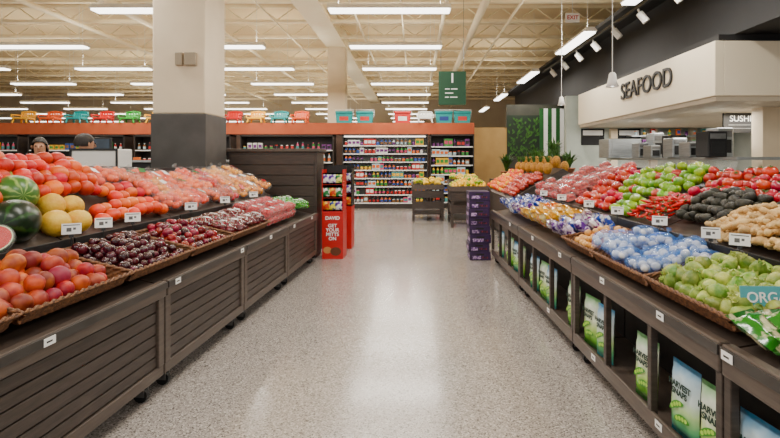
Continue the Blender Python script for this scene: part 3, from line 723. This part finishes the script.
cm=[coolermesh(0,(6,150,150),(206,50,40)),coolermesh(1,(200,24,20),(236,232,226)),coolermesh(2,(6,150,150),(40,60,140))]
for x,i in ((-2.4,0),(-1.7,0),(-.42,1),(.98,2),(1.6,0)):
    e=empty('cooler_box',T(x,17,2.8),'%s plastic picnic cooler on terracotta partition'%('teal','red','teal')[i],'cooler','coolers on partition')
    obj('cooler_body',cm[i][0],I4,e); obj('lid',cm[i][1],I4,e); obj('carry_handle',cm[i][2],I4,e)
# ---------- end hutch ----------
e=empty('wooden_hutch',T(-2.2,8.15,0),'tall dark brown wooden cabinet behind fruit bench','cabinet')
obj('body',MB().box(-.72,.66,-.3,.3,.08,1.68,0,.008).mesh('body',[wood]),parent=e)
b=MB()
for i in range(9): b.box(-.68,.62,-.318,-.3,.16+i*.165,.16+i*.165+.15,0,.004)
obj('slatted_front',b.mesh('slatted_front',[wood]),parent=e)
obj('top_board',MB().box(-.76,.7,-.34,.34,1.68,1.73,0,.006).mesh('top_board',[woodrail]),parent=e)
obj('plinth',MB().box(-.68,.62,-.26,.26,0,.08).mesh('plinth',[black]),parent=e)
# ---------- red seed stand ----------
red=mk('red_cardboard',(190,10,14),(200,18,20),3,.4)
sps=[pillow(.105,.17,.035,[mk('seed_pack_print_%d'%i,a,b_,12,.3,lo=.48,hi=.52)],seed=2,nx=6,nz=8) for i,(a,b_) in enumerate((((20,60,150),(230,220,60)),((90,30,150),(230,230,230)),((240,176,10),(200,60,20)),((235,235,230),(30,120,60)),((30,130,60),(240,230,120))))]
def seedstand(x,y,lettered,lab):
    e=empty('snack_display_stand',T(x,y,0),lab,'display stand','cardboard snack stands')
    obj('printed_base',MB().box(-.165,.165,-.18,.22,0,.74,0,.004).mesh('printed_base',[red]),parent=e)
    for s in (-1,1): obj('side_panel',MB().box(s*.165,s*.155,-.18,.22,.74,1.40).mesh('side_panel',[red if lettered else black]),parent=e)
    obj('back_panel',MB().box(-.165,.165,.2,.22,.74,1.46).mesh('back_panel',[black]),parent=e)
    for z in (.75,.96,1.17): obj('shelf_board',MB().box(-.15,.15,-.15,.2,z-.008,z).mesh('shelf_board',[red]),parent=e)
    if lettered:
        obj('header_lettering',text('DAVID',.075,.002,card,off=.002),T(0,-.183,.64)@E(pi/2,0,0),e)
        obj('slogan_lettering',text('GET\nYOUR\nMITTS\nON',.075,.002,card,off=.0015),T(0,-.183,.42)@E(pi/2,0,0),e)
        b=MB()
        for (x_,z_,r_) in ((-.08,.14,.065),(.05,.12,.085)):
            b.add([(x_+r_*math.cos(a*pi/8),-.182-(.0005 if x_>0 else 0),z_+r_*.8*math.sin(a*pi/8)) for a in range(16)],[list(range(16))],0 if x_<0 else 1)
        obj('printed_graphics',b.mesh('printed_graphics',[mk('tan_print',(190,130,70),None,9,.5),mk('brown_print',(96,50,24),None,9,.5)]),parent=e)
    for z in (.75,.96,1.17):
        for k in (-.1,0,.1):
            for yy in (-.16,-.09,-.01): obj('snack_pack',random.choice(sps),T(x+k,y+yy,z+.088),None,'small colourful printed seed packet on cardboard stand','snack pack','seed packets on stand')
seedstand(-1.29,8.0,True,'red cardboard snack display stand with lettering and packet shelves')
seedstand(-1.27,8.9,False,'plain red cardboard snack stand with packet shelves')
# purple cartons
pur=mk('purple_carton',(36,16,50),(56,28,78),6,.5); lil=mk('lilac_print',(90,50,120),(190,160,200),40,.5,rnd=.3,lo=.45,hi=.55); kr=mk('dark_print',(26,20,34),(120,30,60),40,.5,lo=.45,hi=.55)
for i in range(8):
    z=i*.133
    e=empty('fruit_carton',T(1.0+U(-.012,.012),7.92+U(-.01,.01),z),'dark purple printed cardboard fruit carton in stack','carton','stacked purple cartons')
    obj('carton_body',MB().box(-.16,.16,-.2,.2,0,.131,0,.004).box(-.06,.06,-.202,-.2,.08,.105,1).mesh('carton_body',[pur,dark]),parent=e)
    q=U(-.08,.02)
    obj('printed_band',MB().box(-.12,.04+q,-.2015,-.2,.02,.07).box(.06+q,.12,-.2015,-.2,.03,.06,1).box(-.1615,-.16,-.15,.1,.02,.07).mesh('printed_band',[lil,kr]),parent=e)
# ---------- centre banana tables ----------
bananam=mk('banana_skin',(238,182,4),(248,206,26),14,.4,rnd=.08)
bananag=mk('green_banana_skin',(120,160,20),(190,196,50),14,.4,rnd=.1)
def bananas(mt):
    b=MB()
    for k in range(6):
        a=-.6+k*.24; pts=[];
        for i in range(8):
            t=i/7; pts.append((math.sin(a)*(.04+.12*t),-.02-.13*math.sin(t*1.7),.09-.1*t*t+ .02*math.cos(a*2)))
        b.tube(pts,[.006,.012,.017,.019,.019,.017,.012,.005],7)
    b.tube([(0,-.02,.12),(0,0,.08)],[.012,.02],6,1)
    return b.mesh('banana_bunch',[mt,stemg])
m_ban=[bananas(bananam),bananas(bananam),bananas(bananag)]
def crate_table(x,y,w,d,h):
    e=empty('display_table',T(x,y,0),'dark wooden crate style fruit display table','display table','centre fruit tables')
    for s in (-1,1):
        for t in (-1,1): obj('leg',MB().box(s*w/2,s*(w/2-.06),t*d/2,t*(d/2-.06),0,h-.1).mesh('leg',[wood]),parent=e)
    b=MB()
    for i in range(2): 
        z=h*.34+i*h*.3
        b.box(-w/2,w/2,-d/2-.005,-d/2+.02,z,z+h*.2); b.box(-w/2-.005,-w/2+.02,-d/2,d/2,z,z+h*.2); b.box(w/2-.02,w/2+.005,-d/2,d/2,z,z+h*.2)
    obj('side_slats',b.mesh('side_slats',[wood]),parent=e)
    obj('lower_shelf',MB().box(-w/2+.02,w/2-.02,-d/2+.02,d/2-.02,.16,.2).mesh('lower_shelf',[wood]),parent=e)
    obj('top_tray',MB().box(-w/2,w/2,-d/2,d/2,h-.1,h-.06).box(-w/2-.01,w/2+.01,-d/2-.02,-d/2,h-.12,h).box(-w/2-.01,w/2+.01,d/2,d/2+.02,h-.12,h).box(-w/2-.02,-w/2,-d/2,d/2,h-.12,h).box(w/2,w/2+.02,-d/2,d/2,h-.12,h).mesh('top_tray',[woodrail]),parent=e)
for (x,y,w_,d_,h) in ((.33,13.2,.8,1.0,.92),(1.4,14.0,.9,1.0,1.0)):
    crate_table(x,y,w_,d_,h)
    for i in range(4):
        for j in range(4): obj('banana_bunch',random.choice(m_ban),T(x-w_/2+.12+i*.19,y-d_/2+.2+j*.22,h-.01+U(0,.05)+.03*(1 if 0<j<3 else 0))@E(U(-.2,.2),U(-.2,.2),U(-.5,.5)),None,'yellow banana bunch on display table','fruit','banana bunches')
crate_table(1.25,12.0,.85,1.1,.95)
pile(T(1.25,12,0),1,-.4,.4,-.52,.52,lambda u:.88,.04,[m_lem,m_lem,m_lem,m_app],'lemon','yellow lemon heaped on display table','fruit','lemons on display table',amp=.15,p2=.5,lie=1)
# ---------- further right bench & plants ----------
e=empty('produce_island',T(2.6,10.4,0),'dark wooden produce island with stepped top','produce stand')
obj('body',MB().prism([(-.9,.12),(-.9,.85),(0,1.4),(.9,.85),(.9,.12)],-1.6,1.6).mesh('body',[wood]),parent=e)
obj('plinth',MB().box(-.8,.8,-1.5,1.5,0,.12).mesh('plinth',[black]),parent=e)
IS=lambda u:1.4-.61*abs(u)
pile(T(2.6,10.4,0),1,-.88,-.3,-1.5,-.3,IS,.045,[m_rapp],'apple','red apple heaped on produce island','fruit','red apples on island',amp=.06,p2=.3,base=.9)
pile(T(2.6,10.4,0),1,-.88,-.3,-.2,1.5,IS,.05,[m_gf,m_lem],'orange','orange or lemon heaped on produce island','fruit','citrus on island',amp=.06,p2=.3,base=.9)
M_pin=mk('pineapple_skin',(150,90,10),(210,150,30),60,.6,bump=.8)
pinb=fruit('p',.08,0,1.4,n=16,m=10).mesh('fruit_body',[M_pin])
b=MB()
for k in range(16):
    a=k*2.4; r=.02+.0025*k; l=.14+.02*(k%3); c,s=math.cos(a),math.sin(a); z0=.09
    b.add([(-.012*s,.012*c,z0),(.012*s,-.012*c,z0),(r*c+.008*s,r*s-.008*c,z0+l*.6),(r*1.9*c,r*1.9*s,z0+l),(r*c-.008*s,r*s+.008*c,z0+l*.6)],[(0,1,2,3,4)])
pinc=b.mesh('leaf_crown',[leafg])
for i in range(18):
    u=-.22+.2*(i//6)
    o=obj('pineapple',pinb,T(2.6+u,8.98+.5*(i%6)+.16*(i//6),IS(u)+.13)@E(U(-.12,.12),U(-.12,.12),U(0,6)),None,'whole pineapple with spiky green crown','fruit','pineapples on island')
    obj('leaf_crown',pinc,I4,o)
potm=mk('pot_terracotta',(150,90,60),(170,105,72),6,.7)
def plant(x,y,z,h,n,w,sd,lab):
    rnd=random.Random(sd)
    e=empty('potted_plant',T(x,y,z),lab,'plant','potted plants')
    obj('pot',MB().lathe([(0,0),(.1,0),(.14,.22),(.155,.22),(.155,.25),(.13,.25),(.12,.2),(0,.2)],16).mesh('pot',[potm]),parent=e)
    b=MB()
    for k in range(n):
        a=rnd.uniform(0,6.28); L_=h*rnd.uniform(.7,1); bend=rnd.uniform(.4,1.2)*w; c,s=math.cos(a),math.sin(a)
        vs=[];fs=[]
        for i in range(7):
            t=i/6; r=bend*t**1.6; zz=.2+L_*(t-.35*t**3*bend/w); ww=.035*math.sin(pi*min(1,.15+t*.85))+.002
            vs+=[(r*c-ww*s,r*s+ww*c,zz),(r*c+ww*s,r*s-ww*c,zz)]
        for i in range(6): fs.append((2*i,2*i+1,2*i+3,2*i+2))
        b.add(vs,fs,0,True)
    obj('foliage',b.mesh('foliage',[leafg]),parent=e)
for i,(x,y,z,h) in enumerate(((2.9,12.7,1.1,.5),(3.3,13.7,1.1,.8),(3.95,14.2,1.3,.9),(2.45,13.4,1.0,.7),(3.95,12.8,1.1,.6))):
    plant(x,y,z,h,34,.3,i,'leafy green potted plant in terracotta pot')
e=empty('plant_stand',T(3.2,13.6,0),'long brown wooden plant display counter','display counter')
obj('body',MB().box(-1.0,1.1,-1.2,1.2,0,1.0,0,.01).mesh('body',[wood]),parent=e)
obj('stepped_top',MB().box(-.5,1.1,-1.2,1.2,1.0,1.1,0,.01).box(.5,1.1,0,1.2,1.1,1.3,0,.01).mesh('stepped_top',[woodrail]),parent=e)
struct('wall_alcove',MB().box(2.0,3.4,18.5,18.7,0,2.75).mesh('wall_alcove',[mk('alcove_tan',(176,140,80),(188,152,92),2,.6)]))
struct('wall_produce',MB().box(3.4,9.6,18.5,18.7,0,3.6).mesh('wall_produce',[mk('dark_olive_wall',(56,56,46),(66,66,54),2,.6)]))
stripeg=mk('green_panel',(20,80,30),(34,98,40),3,.5)
b=MB()
for i in range(7): b.box(-.5+i*.15,-.5+i*.15+.15,-.02,.02,0,1.75,i%2)
obj('striped_banner',b.mesh('striped_banner',[stripeg,card]),T(5.1,18.47,1.7),None,'vertical green and white striped banner on wall','banner')
b=MB(); rnd=random.Random(4)
b.box(-.6,.6,0,.03,0,1.5,1)
for k in range(90):
    x=rnd.uniform(-.55,.55); z=rnd.uniform(.0,1.3); a=rnd.uniform(-1,1); l=rnd.uniform(.12,.25)
    dx,dz=l*math.sin(a),l*math.cos(a); nx,nz=.04*math.cos(a),-.04*math.sin(a)
    b.add([(x,-.01-k*.0003,z),(x+dx*.5+nx,-.01-k*.0003,z+dz*.5+nz),(x+dx,-.01-k*.0003,z+dz),(x+dx*.5-nx,-.01-k*.0003,z+dz*.5-nz)],[(0,1,2,3)])
obj('foliage_panel',b.mesh('foliage_panel',[leafg,mk('dark_green_board',(22,40,22),(28,48,26),3,.6)]),T(4.0,18.465,1.7),None,'wall panel covered in dark green leaves','wall decoration')
# ---------- seafood department ----------
fasc=mk('offwhite_fascia',(232,218,190),(237,224,198),1,.5)
struct('trim_2',MB().box(4.8,4.95,8.0,14.7,2.58,3.46,0,.01).box(4.95,9.5,8.0,8.15,2.58,3.46,0,.01).mesh('trim_2',[fasc]))
struct('trim_3',MB().box(4.84,9.5,8.04,14.7,2.5,2.58).mesh('trim_3',[soffw]))
struct('ceiling_bulkhead',MB().box(5.2,9.55,5.0,26,3.6,4.85).box(4.95,9.55,8.15,14.7,3.44,3.6).mesh('ceiling_bulkhead',[charcoal]))
struct('ceiling_soffit',MB().box(4.6,9.55,3.0,26,4.86,4.95).mesh('ceiling_soffit',[charcoal]))
e=empty('department_sign',T(4.78,10.45,3.1)@E(0,0,-pi/2),'black raised capital letters mounted on offwhite fascia','sign')
obj('lettering',text('SEAFOOD',.52,.015,ink,off=.003),E(pi/2,0,0),e)
struct('wall_kitchen',MB().box(4.6,9.6,15.2,15.4,0,3.5).mesh('wall_kitchen',[mk('kitchen_tile',(160,168,158),(172,180,170),3,.3)]))
struct('wall_pier',MB().box(6.26,7.0,9.0,9.3,0,2.5).mesh('wall_pier',[cream]))
for i,x in enumerate((5.9,7.1,8.3)): struct('trim_%d'%(4+i),MB().box(x,x+.2,15.05,15.2,0,2.5).mesh('pale_post',[cream]))
e=empty('menu_sign',T(6.58,10.1,2.38),'black menu panel with white lettering under soffit','sign')
obj('board',MB().box(-.36,.33,-.02,.02,-.28,.115,0,.004).mesh('board',[black]),parent=e)
obj('lettering',text('SUSHI',.17,.004,card),T(-.02,-.026,-.0)@E(pi/2,0,0),e)
for i in range(2): obj('printed_lines',MB().box(-.26,.24,-.023,-.02,-.13-i*.07,-.115-i*.07).mesh('printed_lines',[grey]),parent=e)
e=empty('service_counter',T(5.6,11,0),'stainless steel seafood service counter with glass front','counter')
obj('body',MB().box(-.45,.45,-2.8,2.8,0,1.15,0,.01).mesh('body',[steel]),parent=e)
obj('glass_front',MB().prism([(-.45,1.15),(-.3,1.55),(-.28,1.55),(-.43,1.15)],-2.8,2.8).mesh('glass_front',[clear]),parent=e)
obj('top_shelf',MB().box(-.32,.4,-2.8,2.8,1.55,1.6,0,.006).mesh('top_shelf',[steel]),parent=e)
e=empty('rotisserie_oven',T(5.4,13.2,1.6),'stainless steel oven cabinet on service counter','oven')
obj('cabinet',MB().box(-.42,.42,-.35,.35,0,.5,0,.02).mesh('cabinet',[steel]),parent=e)
obj('glass_door',MB().box(-.34,.3,-.365,-.35,.06,.44,0,.01).mesh('glass_door',[steel]),parent=e)
obj('handle',MB().cyl((.35,-.4,.1),(.35,-.4,.4),.012,8).mesh('handle',[grey]),parent=e)
for i,(x,y,w_,h_,mt) in enumerate(((5.3,8.95,.34,.46,charcoal),(5.78,9.5,.3,.55,steel),(5.35,9.75,.22,.3,steel),(5.35,10.3,.3,.4,steel),(5.8,10.6,.24,.36,charcoal),(5.8,11.2,.36,.5,charcoal),(5.35,11.3,.22,.28,steel),(5.45,12.1,.25,.36,steel),(5.85,12.2,.25,.6,steel))):
    e=empty('kitchen_appliance',T(x,y,1.6),'%s kitchen appliance with control panel on counter'%('stainless' if mt is steel else 'dark'),'appliance','kitchen appliances')
    obj('housing',MB().box(-w_/2,w_/2,-.2,.2,0,h_,0,.02).mesh('housing',[mt]),parent=e)
    obj('control_panel',MB().box(-w_*.4,w_*.4,-.21,-.2,h_*.7,h_*.9,0,.004).mesh('control_panel',[grey]),parent=e)
    obj('tray_opening',MB().box(-w_*.35,w_*.35,-.206,-.2,h_*.15,h_*.6).mesh('tray_opening',[black]),parent=e)
for i in range(3):
    obj('wall_shelf',MB().box(-1.2,1.2,-.2,.2,0,.03).mesh('wall_shelf',[steel]),T(7.6-i*.02,14.85,1.6+i*.32),None,'stainless wall shelf in kitchen','shelf','kitchen wall shelves')
    for q in range(9):
        p=prods[(i*13+q*5)%36]; obj(p[0],p[1],T(6.55+q*.25,14.83,1.631+i*.32),None,p[2],p[3],'supplies on kitchen shelves')
for x in (5.4,6.5): 
    obj('kitchen_poster',MB().box(-.35,.35,-.01,.01,-.25,.25).box(-.3,.3,-.015,-.01,.05,.2,1).mesh('kitchen_poster',[charcoal,card]),T(x,15.19,2.25),None,'dark framed menu panel on tiled wall','poster','menu panels')
for x,y in ((6.6,9.6),(6.6,12.0),(6.6,13.9)):
    l=D.lights.new('soffit_light','AREA'); l.size=2.2; l.size_y=.4; l.shape='RECTANGLE'; l.energy=80; l.color=(1,.94,.84)
    o=obj('soffit_downlight',l,T(x,y,2.46)); o['label']='recessed downlight under soffit'; o['category']='light'
# aisle sign
e=empty('aisle_sign',T(.82,11,0),'green hanging aisle sign with white number one','sign')
obj('board',MB().box(-.3,.3,-.015,.015,2.76,3.5,0,.004).mesh('board',[mk('aisle_green',(4,62,34),(6,70,38),2,.5)]),parent=e)
obj('number_lettering',text('1',.3,.003,card,off=.004),T(0,-.02,3.34)@E(pi/2,0,0),e)
b=MB()
for i in range(3):
    x=-.16
    for wd in ((.1,.14),(.18,),(.08,.16))[i]: b.box(x,x+wd,-.019,-.015,3.1-i*.09,3.12-i*.09); x+=wd+.03
obj('printed_lines',b.mesh('printed_lines',[card]),parent=e)
for s in (-1,1): obj('hanging_wire',MB().cyl((s*.25,0,3.5),(s*.25,0,6.4),.005,5).mesh('hanging_wire',[grey]),parent=e)
def pendant(x,y,z,top):
    e=empty('pendant_lamp',T(x,y,z),'small white pendant lamp on long cord','pendant lamp','pendant lamps')
    obj('shade',MB().lathe([(.03,.22),(.05,.2),(.07,.08),(.1,0),(.09,0),(.06,.08),(.04,.19)],18).mesh('shade',[white]),parent=e)
    obj('bulb',MB().lathe([(0,.0),(.04,.02),(.04,.08),(0,.1)],12).mesh('bulb',[tube_e]),parent=e)
    obj('cord',MB().cyl((0,0,.22),(0,0,top-z),.007,6).mesh('cord',[white]),parent=e)
pendant(3.0,7.6,2.66,6.4); pendant(3.75,12.8,2.95,6.4)
e=empty('track_light',T(4.35,12,4.5),'black track with spot heads on ceiling edge','track light')
obj('track',MB().box(-.03,.03,-4,5,0,.05).mesh('track',[black]),parent=e)
for i in range(7): 
    obj('spot_head',MB().cyl((0,-3.5+i*1.25,0),(.04,-3.5+i*1.25,-.1),.02,6).cyl((.0,-3.55+i*1.25,-.1),(.12,-3.6+i*1.25,-.28),.07,12).mesh('spot_head',[white]),parent=e)
for t in (-3,3): obj('hanging_rod',MB().cyl((0,t,.05),(0,t,.36),.01,6).mesh('hanging_rod',[black]),parent=e)
e=empty('exit_sign',T(3.4,10.8,4.62),'small white exit sign with red letters','sign')
obj('panel',MB().box(-.15,.15,-.02,.02,-.1,.1,0,.005).mesh('panel',[white]),parent=e)
obj('lettering',text('EXIT',.12,.002,red,off=.002),T(0,-.024,0)@E(pi/2,0,0),e)
obj('hanging_rod',MB().cyl((0,0,.1),(0,0,1.8),.008,6).mesh('hanging_rod',[white]),parent=e)
# ---------- behind left bench ----------
e=empty('checkout_counter',T(-5.2,10.5,0),'dark checkout style counter behind fruit bench','counter')
obj('body',MB().box(-1.6,1.2,-.4,.4,0,1.5,0,.02).mesh('body',[charcoal]),parent=e)
obj('counter_top',MB().box(-1.65,1.25,-.45,.45,1.5,1.55,0,.01).mesh('counter_top',[steel]),parent=e)
sg=mk('screen_glass',(40,50,60),(60,74,90),2,.2)
def monitor(x,y,z,h):
    e=empty('checkout_screen',T(x,y,z),'black checkout screen on stand behind fruit','screen','checkout screens')
    obj('stand',MB().cyl((0,0,0),(0,0,h),.025,8).box(-.12,.12,-.1,.1,0,.02).mesh('stand',[black]),parent=e)
    obj('display',MB().box(-.2,.2,-.03,.03,h-.05,h+.25,0,.01).mesh('display',[black]),parent=e)
    obj('screen_face',MB().box(-.17,.17,-.033,-.03,h-.02,h+.22).mesh('screen_face',[sg]),parent=e)
for x,h in ((-6.6,.22),(-5.0,.4),(-4.4,.22)): monitor(x,10.55+.1*(h>.25),1.551,h)
e=empty('sample_box_stand',T(-3.75,6.0,0),'pale box with black frame on dark pedestal','display box')
obj('pedestal',MB().box(-.3,.3,-.2,.2,0,1.46,0,.01).mesh('pedestal',[wood]),parent=e)
obj('pale_box',MB().box(-.27,.27,-.16,.16,1.46,1.68,0,.015).mesh('pale_box',[white]),parent=e)
obj('black_frame',MB().box(-.28,.28,-.175,-.16,1.46,1.48).box(-.28,.28,-.175,-.16,1.66,1.685).box(-.28,-.26,-.175,-.16,1.48,1.66).box(.26,.28,-.175,-.16,1.48,1.66).mesh('black_frame',[black]),parent=e)
e=empty('produce_island',T(-8.2,12,0),'dark wooden produce island behind fruit bench','produce stand')
obj('body',MB().box(-2,2,-.6,.6,.1,1.35,0,.02).mesh('body',[wood]),parent=e)
obj('plinth',MB().box(-1.9,1.9,-.5,.5,0,.1).mesh('plinth',[black]),parent=e)
for r_ in range(2):
    x=-10.05
    while x<-6.4:
        p=random.choice(prods); sc=U(.8,1.6)+.3*r_; run=random.randint(1,4)
        for _ in range(run):
            if x>-6.4: break
            obj(p[0],p[1],T(x,11.6+.3*r_,1.35)@Matrix.Diagonal((1.15,1,sc,1)),None,p[2],p[3],'products on produce island'); x+=.15
        if R()<.25: x+=.2
# ---------- people ----------
def skinmesh(name,vs,es,rs,mat,sub=2):
    me=D.meshes.new('tmp_skin'); me.from_pydata(vs,es,[])
    o=D.objects.new('tmp_skin',me); COL.objects.link(o)
    sk=o.modifiers.new('skin','SKIN'); sk.use_smooth_shade=True
    for i,r in enumerate(rs):
        v=me.skin_vertices[0].data[i]
        v.radius=r if isinstance(r,tuple) else (r,r)
        v.use_root=(i==0)
    ss=o.modifiers.new('sub','SUBSURF'); ss.levels=sub; ss.render_levels=sub
    dg=bpy.context.evaluated_depsgraph_get(); dg.update()
    out=D.meshes.new_from_object(o.evaluated_get(dg)); out.name=name
    D.objects.remove(o); out.materials.clear(); out.materials.append(mat)
    for p in out.polygons: p.use_smooth=True
    return out
skinm=mk('skin_tone',(190,136,104),(204,150,118),6,.5)
hairm=mk('dark_hair',(22,16,13),(40,30,24),60,.5,bump=.5,stretch=(1,1,.2))
jeans=mk('dark_trousers',(34,40,54),(48,56,74),20,.8)
def person(x,y,rz,h,shirtc,lab,long_hair):
    k=h/1.75
    e=empty('person',T(x,y,0)@E(0,0,rz)@Matrix.Scale(k,4),lab,'person')
    V=[(0,0,.95),(0,0,1.12),(0,.0,1.30),(0,.0,1.42),(0,0,1.50),(0,-.01,1.58),(0,-.012,1.65),(0,0,1.71)]
    Rr=[(.15,.11),(.135,.1),(.155,.105),(.10,.08),(.055,.055),(.07,.08),(.08,.098),(.06,.075)]
    Ed=[(i,i+1) for i in range(7)]
    def chain(root,pts,rad):
        p=root
        for q,r in zip(pts,rad):
            V.append(q); Rr.append(r); Ed.append((p,len(V)-1)); p=len(V)-1
        return p
    for s in (-1,1):
        w_=chain(3,[(s*.13,0,1.41),(s*.19,0,1.38),(s*.23,.01,1.10),(s*.23,-.14,.96),(s*.22,-.20,.94)],[.06,.055,.042,.03,.03])
        bx,by,bz=s*.22,-.23,.935
        for q,(dx,L_) in enumerate(((-.03,.065),(-.01,.078),(.01,.074),(.03,.06))):
            chain(w_,[(bx+dx,by-.02,bz),(bx+dx*1.1,by-.02-L_*.5,bz-.008),(bx+dx*1.1,by-.015-L_*.9,bz-.03)],[.010,.0085,.007])
        chain(w_,[(bx-s*.045,by+.01,bz-.005),(bx-s*.06,by-.03,bz-.015)],[.011,.008])
        chain(0,[(s*.09,0,.88),(s*.1,-.01,.5),(s*.1,.01,.1),(s*.1,-.12,.04)],[.095,.062,.042,.04])
    obj('body',skinmesh('body',V,Ed,Rr,skinm),parent=e)
    SV=[(0,0,.92),(0,0,1.12),(0,0,1.30),(0,0,1.41),(0,0,1.46)]; SR=[(.17,.13),(.155,.12),(.175,.125),(.12,.1),(.065,.065)]; SE=[(0,1),(1,2),(2,3),(3,4)]
    for s in (-1,1):
        a=len(SV); SV+= [(s*.135,0,1.405),(s*.195,0,1.37),(s*.232,.01,1.12)]; SR+=[.075,.07,.058]; SE+=[(3,a),(a,a+1),(a+1,a+2)]
    obj('shirt',skinmesh('shirt',SV,SE,SR,mk('shirt_cloth',shirtc,None,30,.8)),parent=e)
    TV=[(0,0,.96)]; TR=[(.165,.125)]; TE=[]
    for s in (-1,1):
        a=len(TV); TV+=[(s*.09,0,.86),(s*.1,-.01,.5),(s*.1,.01,.1)]; TR+=[.11,.08,.062]; TE+=[(0,a),(a,a+1),(a+1,a+2)]
    obj('trousers',skinmesh('trousers',TV,TE,TR,jeans),parent=e)
    b=MB(); n=24;m=14;vs=[];fs=[]
    for i in range(m+1):
        th=(pi*.62)*i/m
        for j in range(n):
            ph=2*pi*j/n; fr=max(0,-math.sin(ph))
            t2=th*(1-.42*fr**.6)
            if long_hair and fr<.3: ex=.10*(i/m)**2
            else: ex=0
            vs.append((.098*math.sin(t2)*math.cos(ph),.012+.116*math.sin(t2)*math.sin(ph),1.655+.118*math.cos(t2)-ex))
    for i in range(m):
        for j in range(n): fs.append((i*n+j,(i+1)*n+j,(i+1)*n+(j+1)%n,i*n+(j+1)%n))
    b.add(vs,fs,0,True); obj('hair',b.mesh('hair',[hairm]),parent=e)
    eye=mk('eye_dark',(30,22,18),None,5,.2)
    for s in (-1,1):
        obj('eye',MB().lathe([(0,-.01),(.008,-.006),(.01,0),(.008,.006),(0,.01)],10).mesh('eye',[eye]),T(s*.032,-.098,1.645),e)
        obj('ear',MB().lathe([(0,-.026),(.011,-.018),(.014,0),(.012,.018),(0,.028)],10).mesh('ear',[skinm]),T(s*.088,.005,1.635),e)
    obj('nose',MB().tube([(0,-.095,1.655),(0,-.112,1.63),(0,-.118,1.612),(0,-.1,1.604)],[.006,.01,.013,.008],8).mesh('nose',[skinm]),parent=e)
    obj('mouth',MB().tube([(-.024,-.09,1.578),(0,-.096,1.576),(.024,-.09,1.578)],[.002,.005,.002],8).mesh('mouth',[mk('lip_tone',(150,70,62),None,5,.4)]),parent=e)
person(-5.4,7.2,.5,1.86,(44,48,56),'person with dark hair in dark shirt standing behind fruit',True)
person(-4.35,6.6,2.6,1.88,(60,84,120),'person with short dark hair in blue shirt facing away',False)

cam=D.cameras.new('camera'); co=D.objects.new('camera',cam); COL.objects.link(co)
co.location=(0,0,1.55); co.rotation_euler=(pi/2,0,0)
cam.sensor_width=36; cam.lens=36*500/780
cam.shift_x=-(415-390)/780; cam.shift_y=-(219-160)/780
cam.clip_start=.05; cam.clip_end=200
bpy.context.scene.camera=co
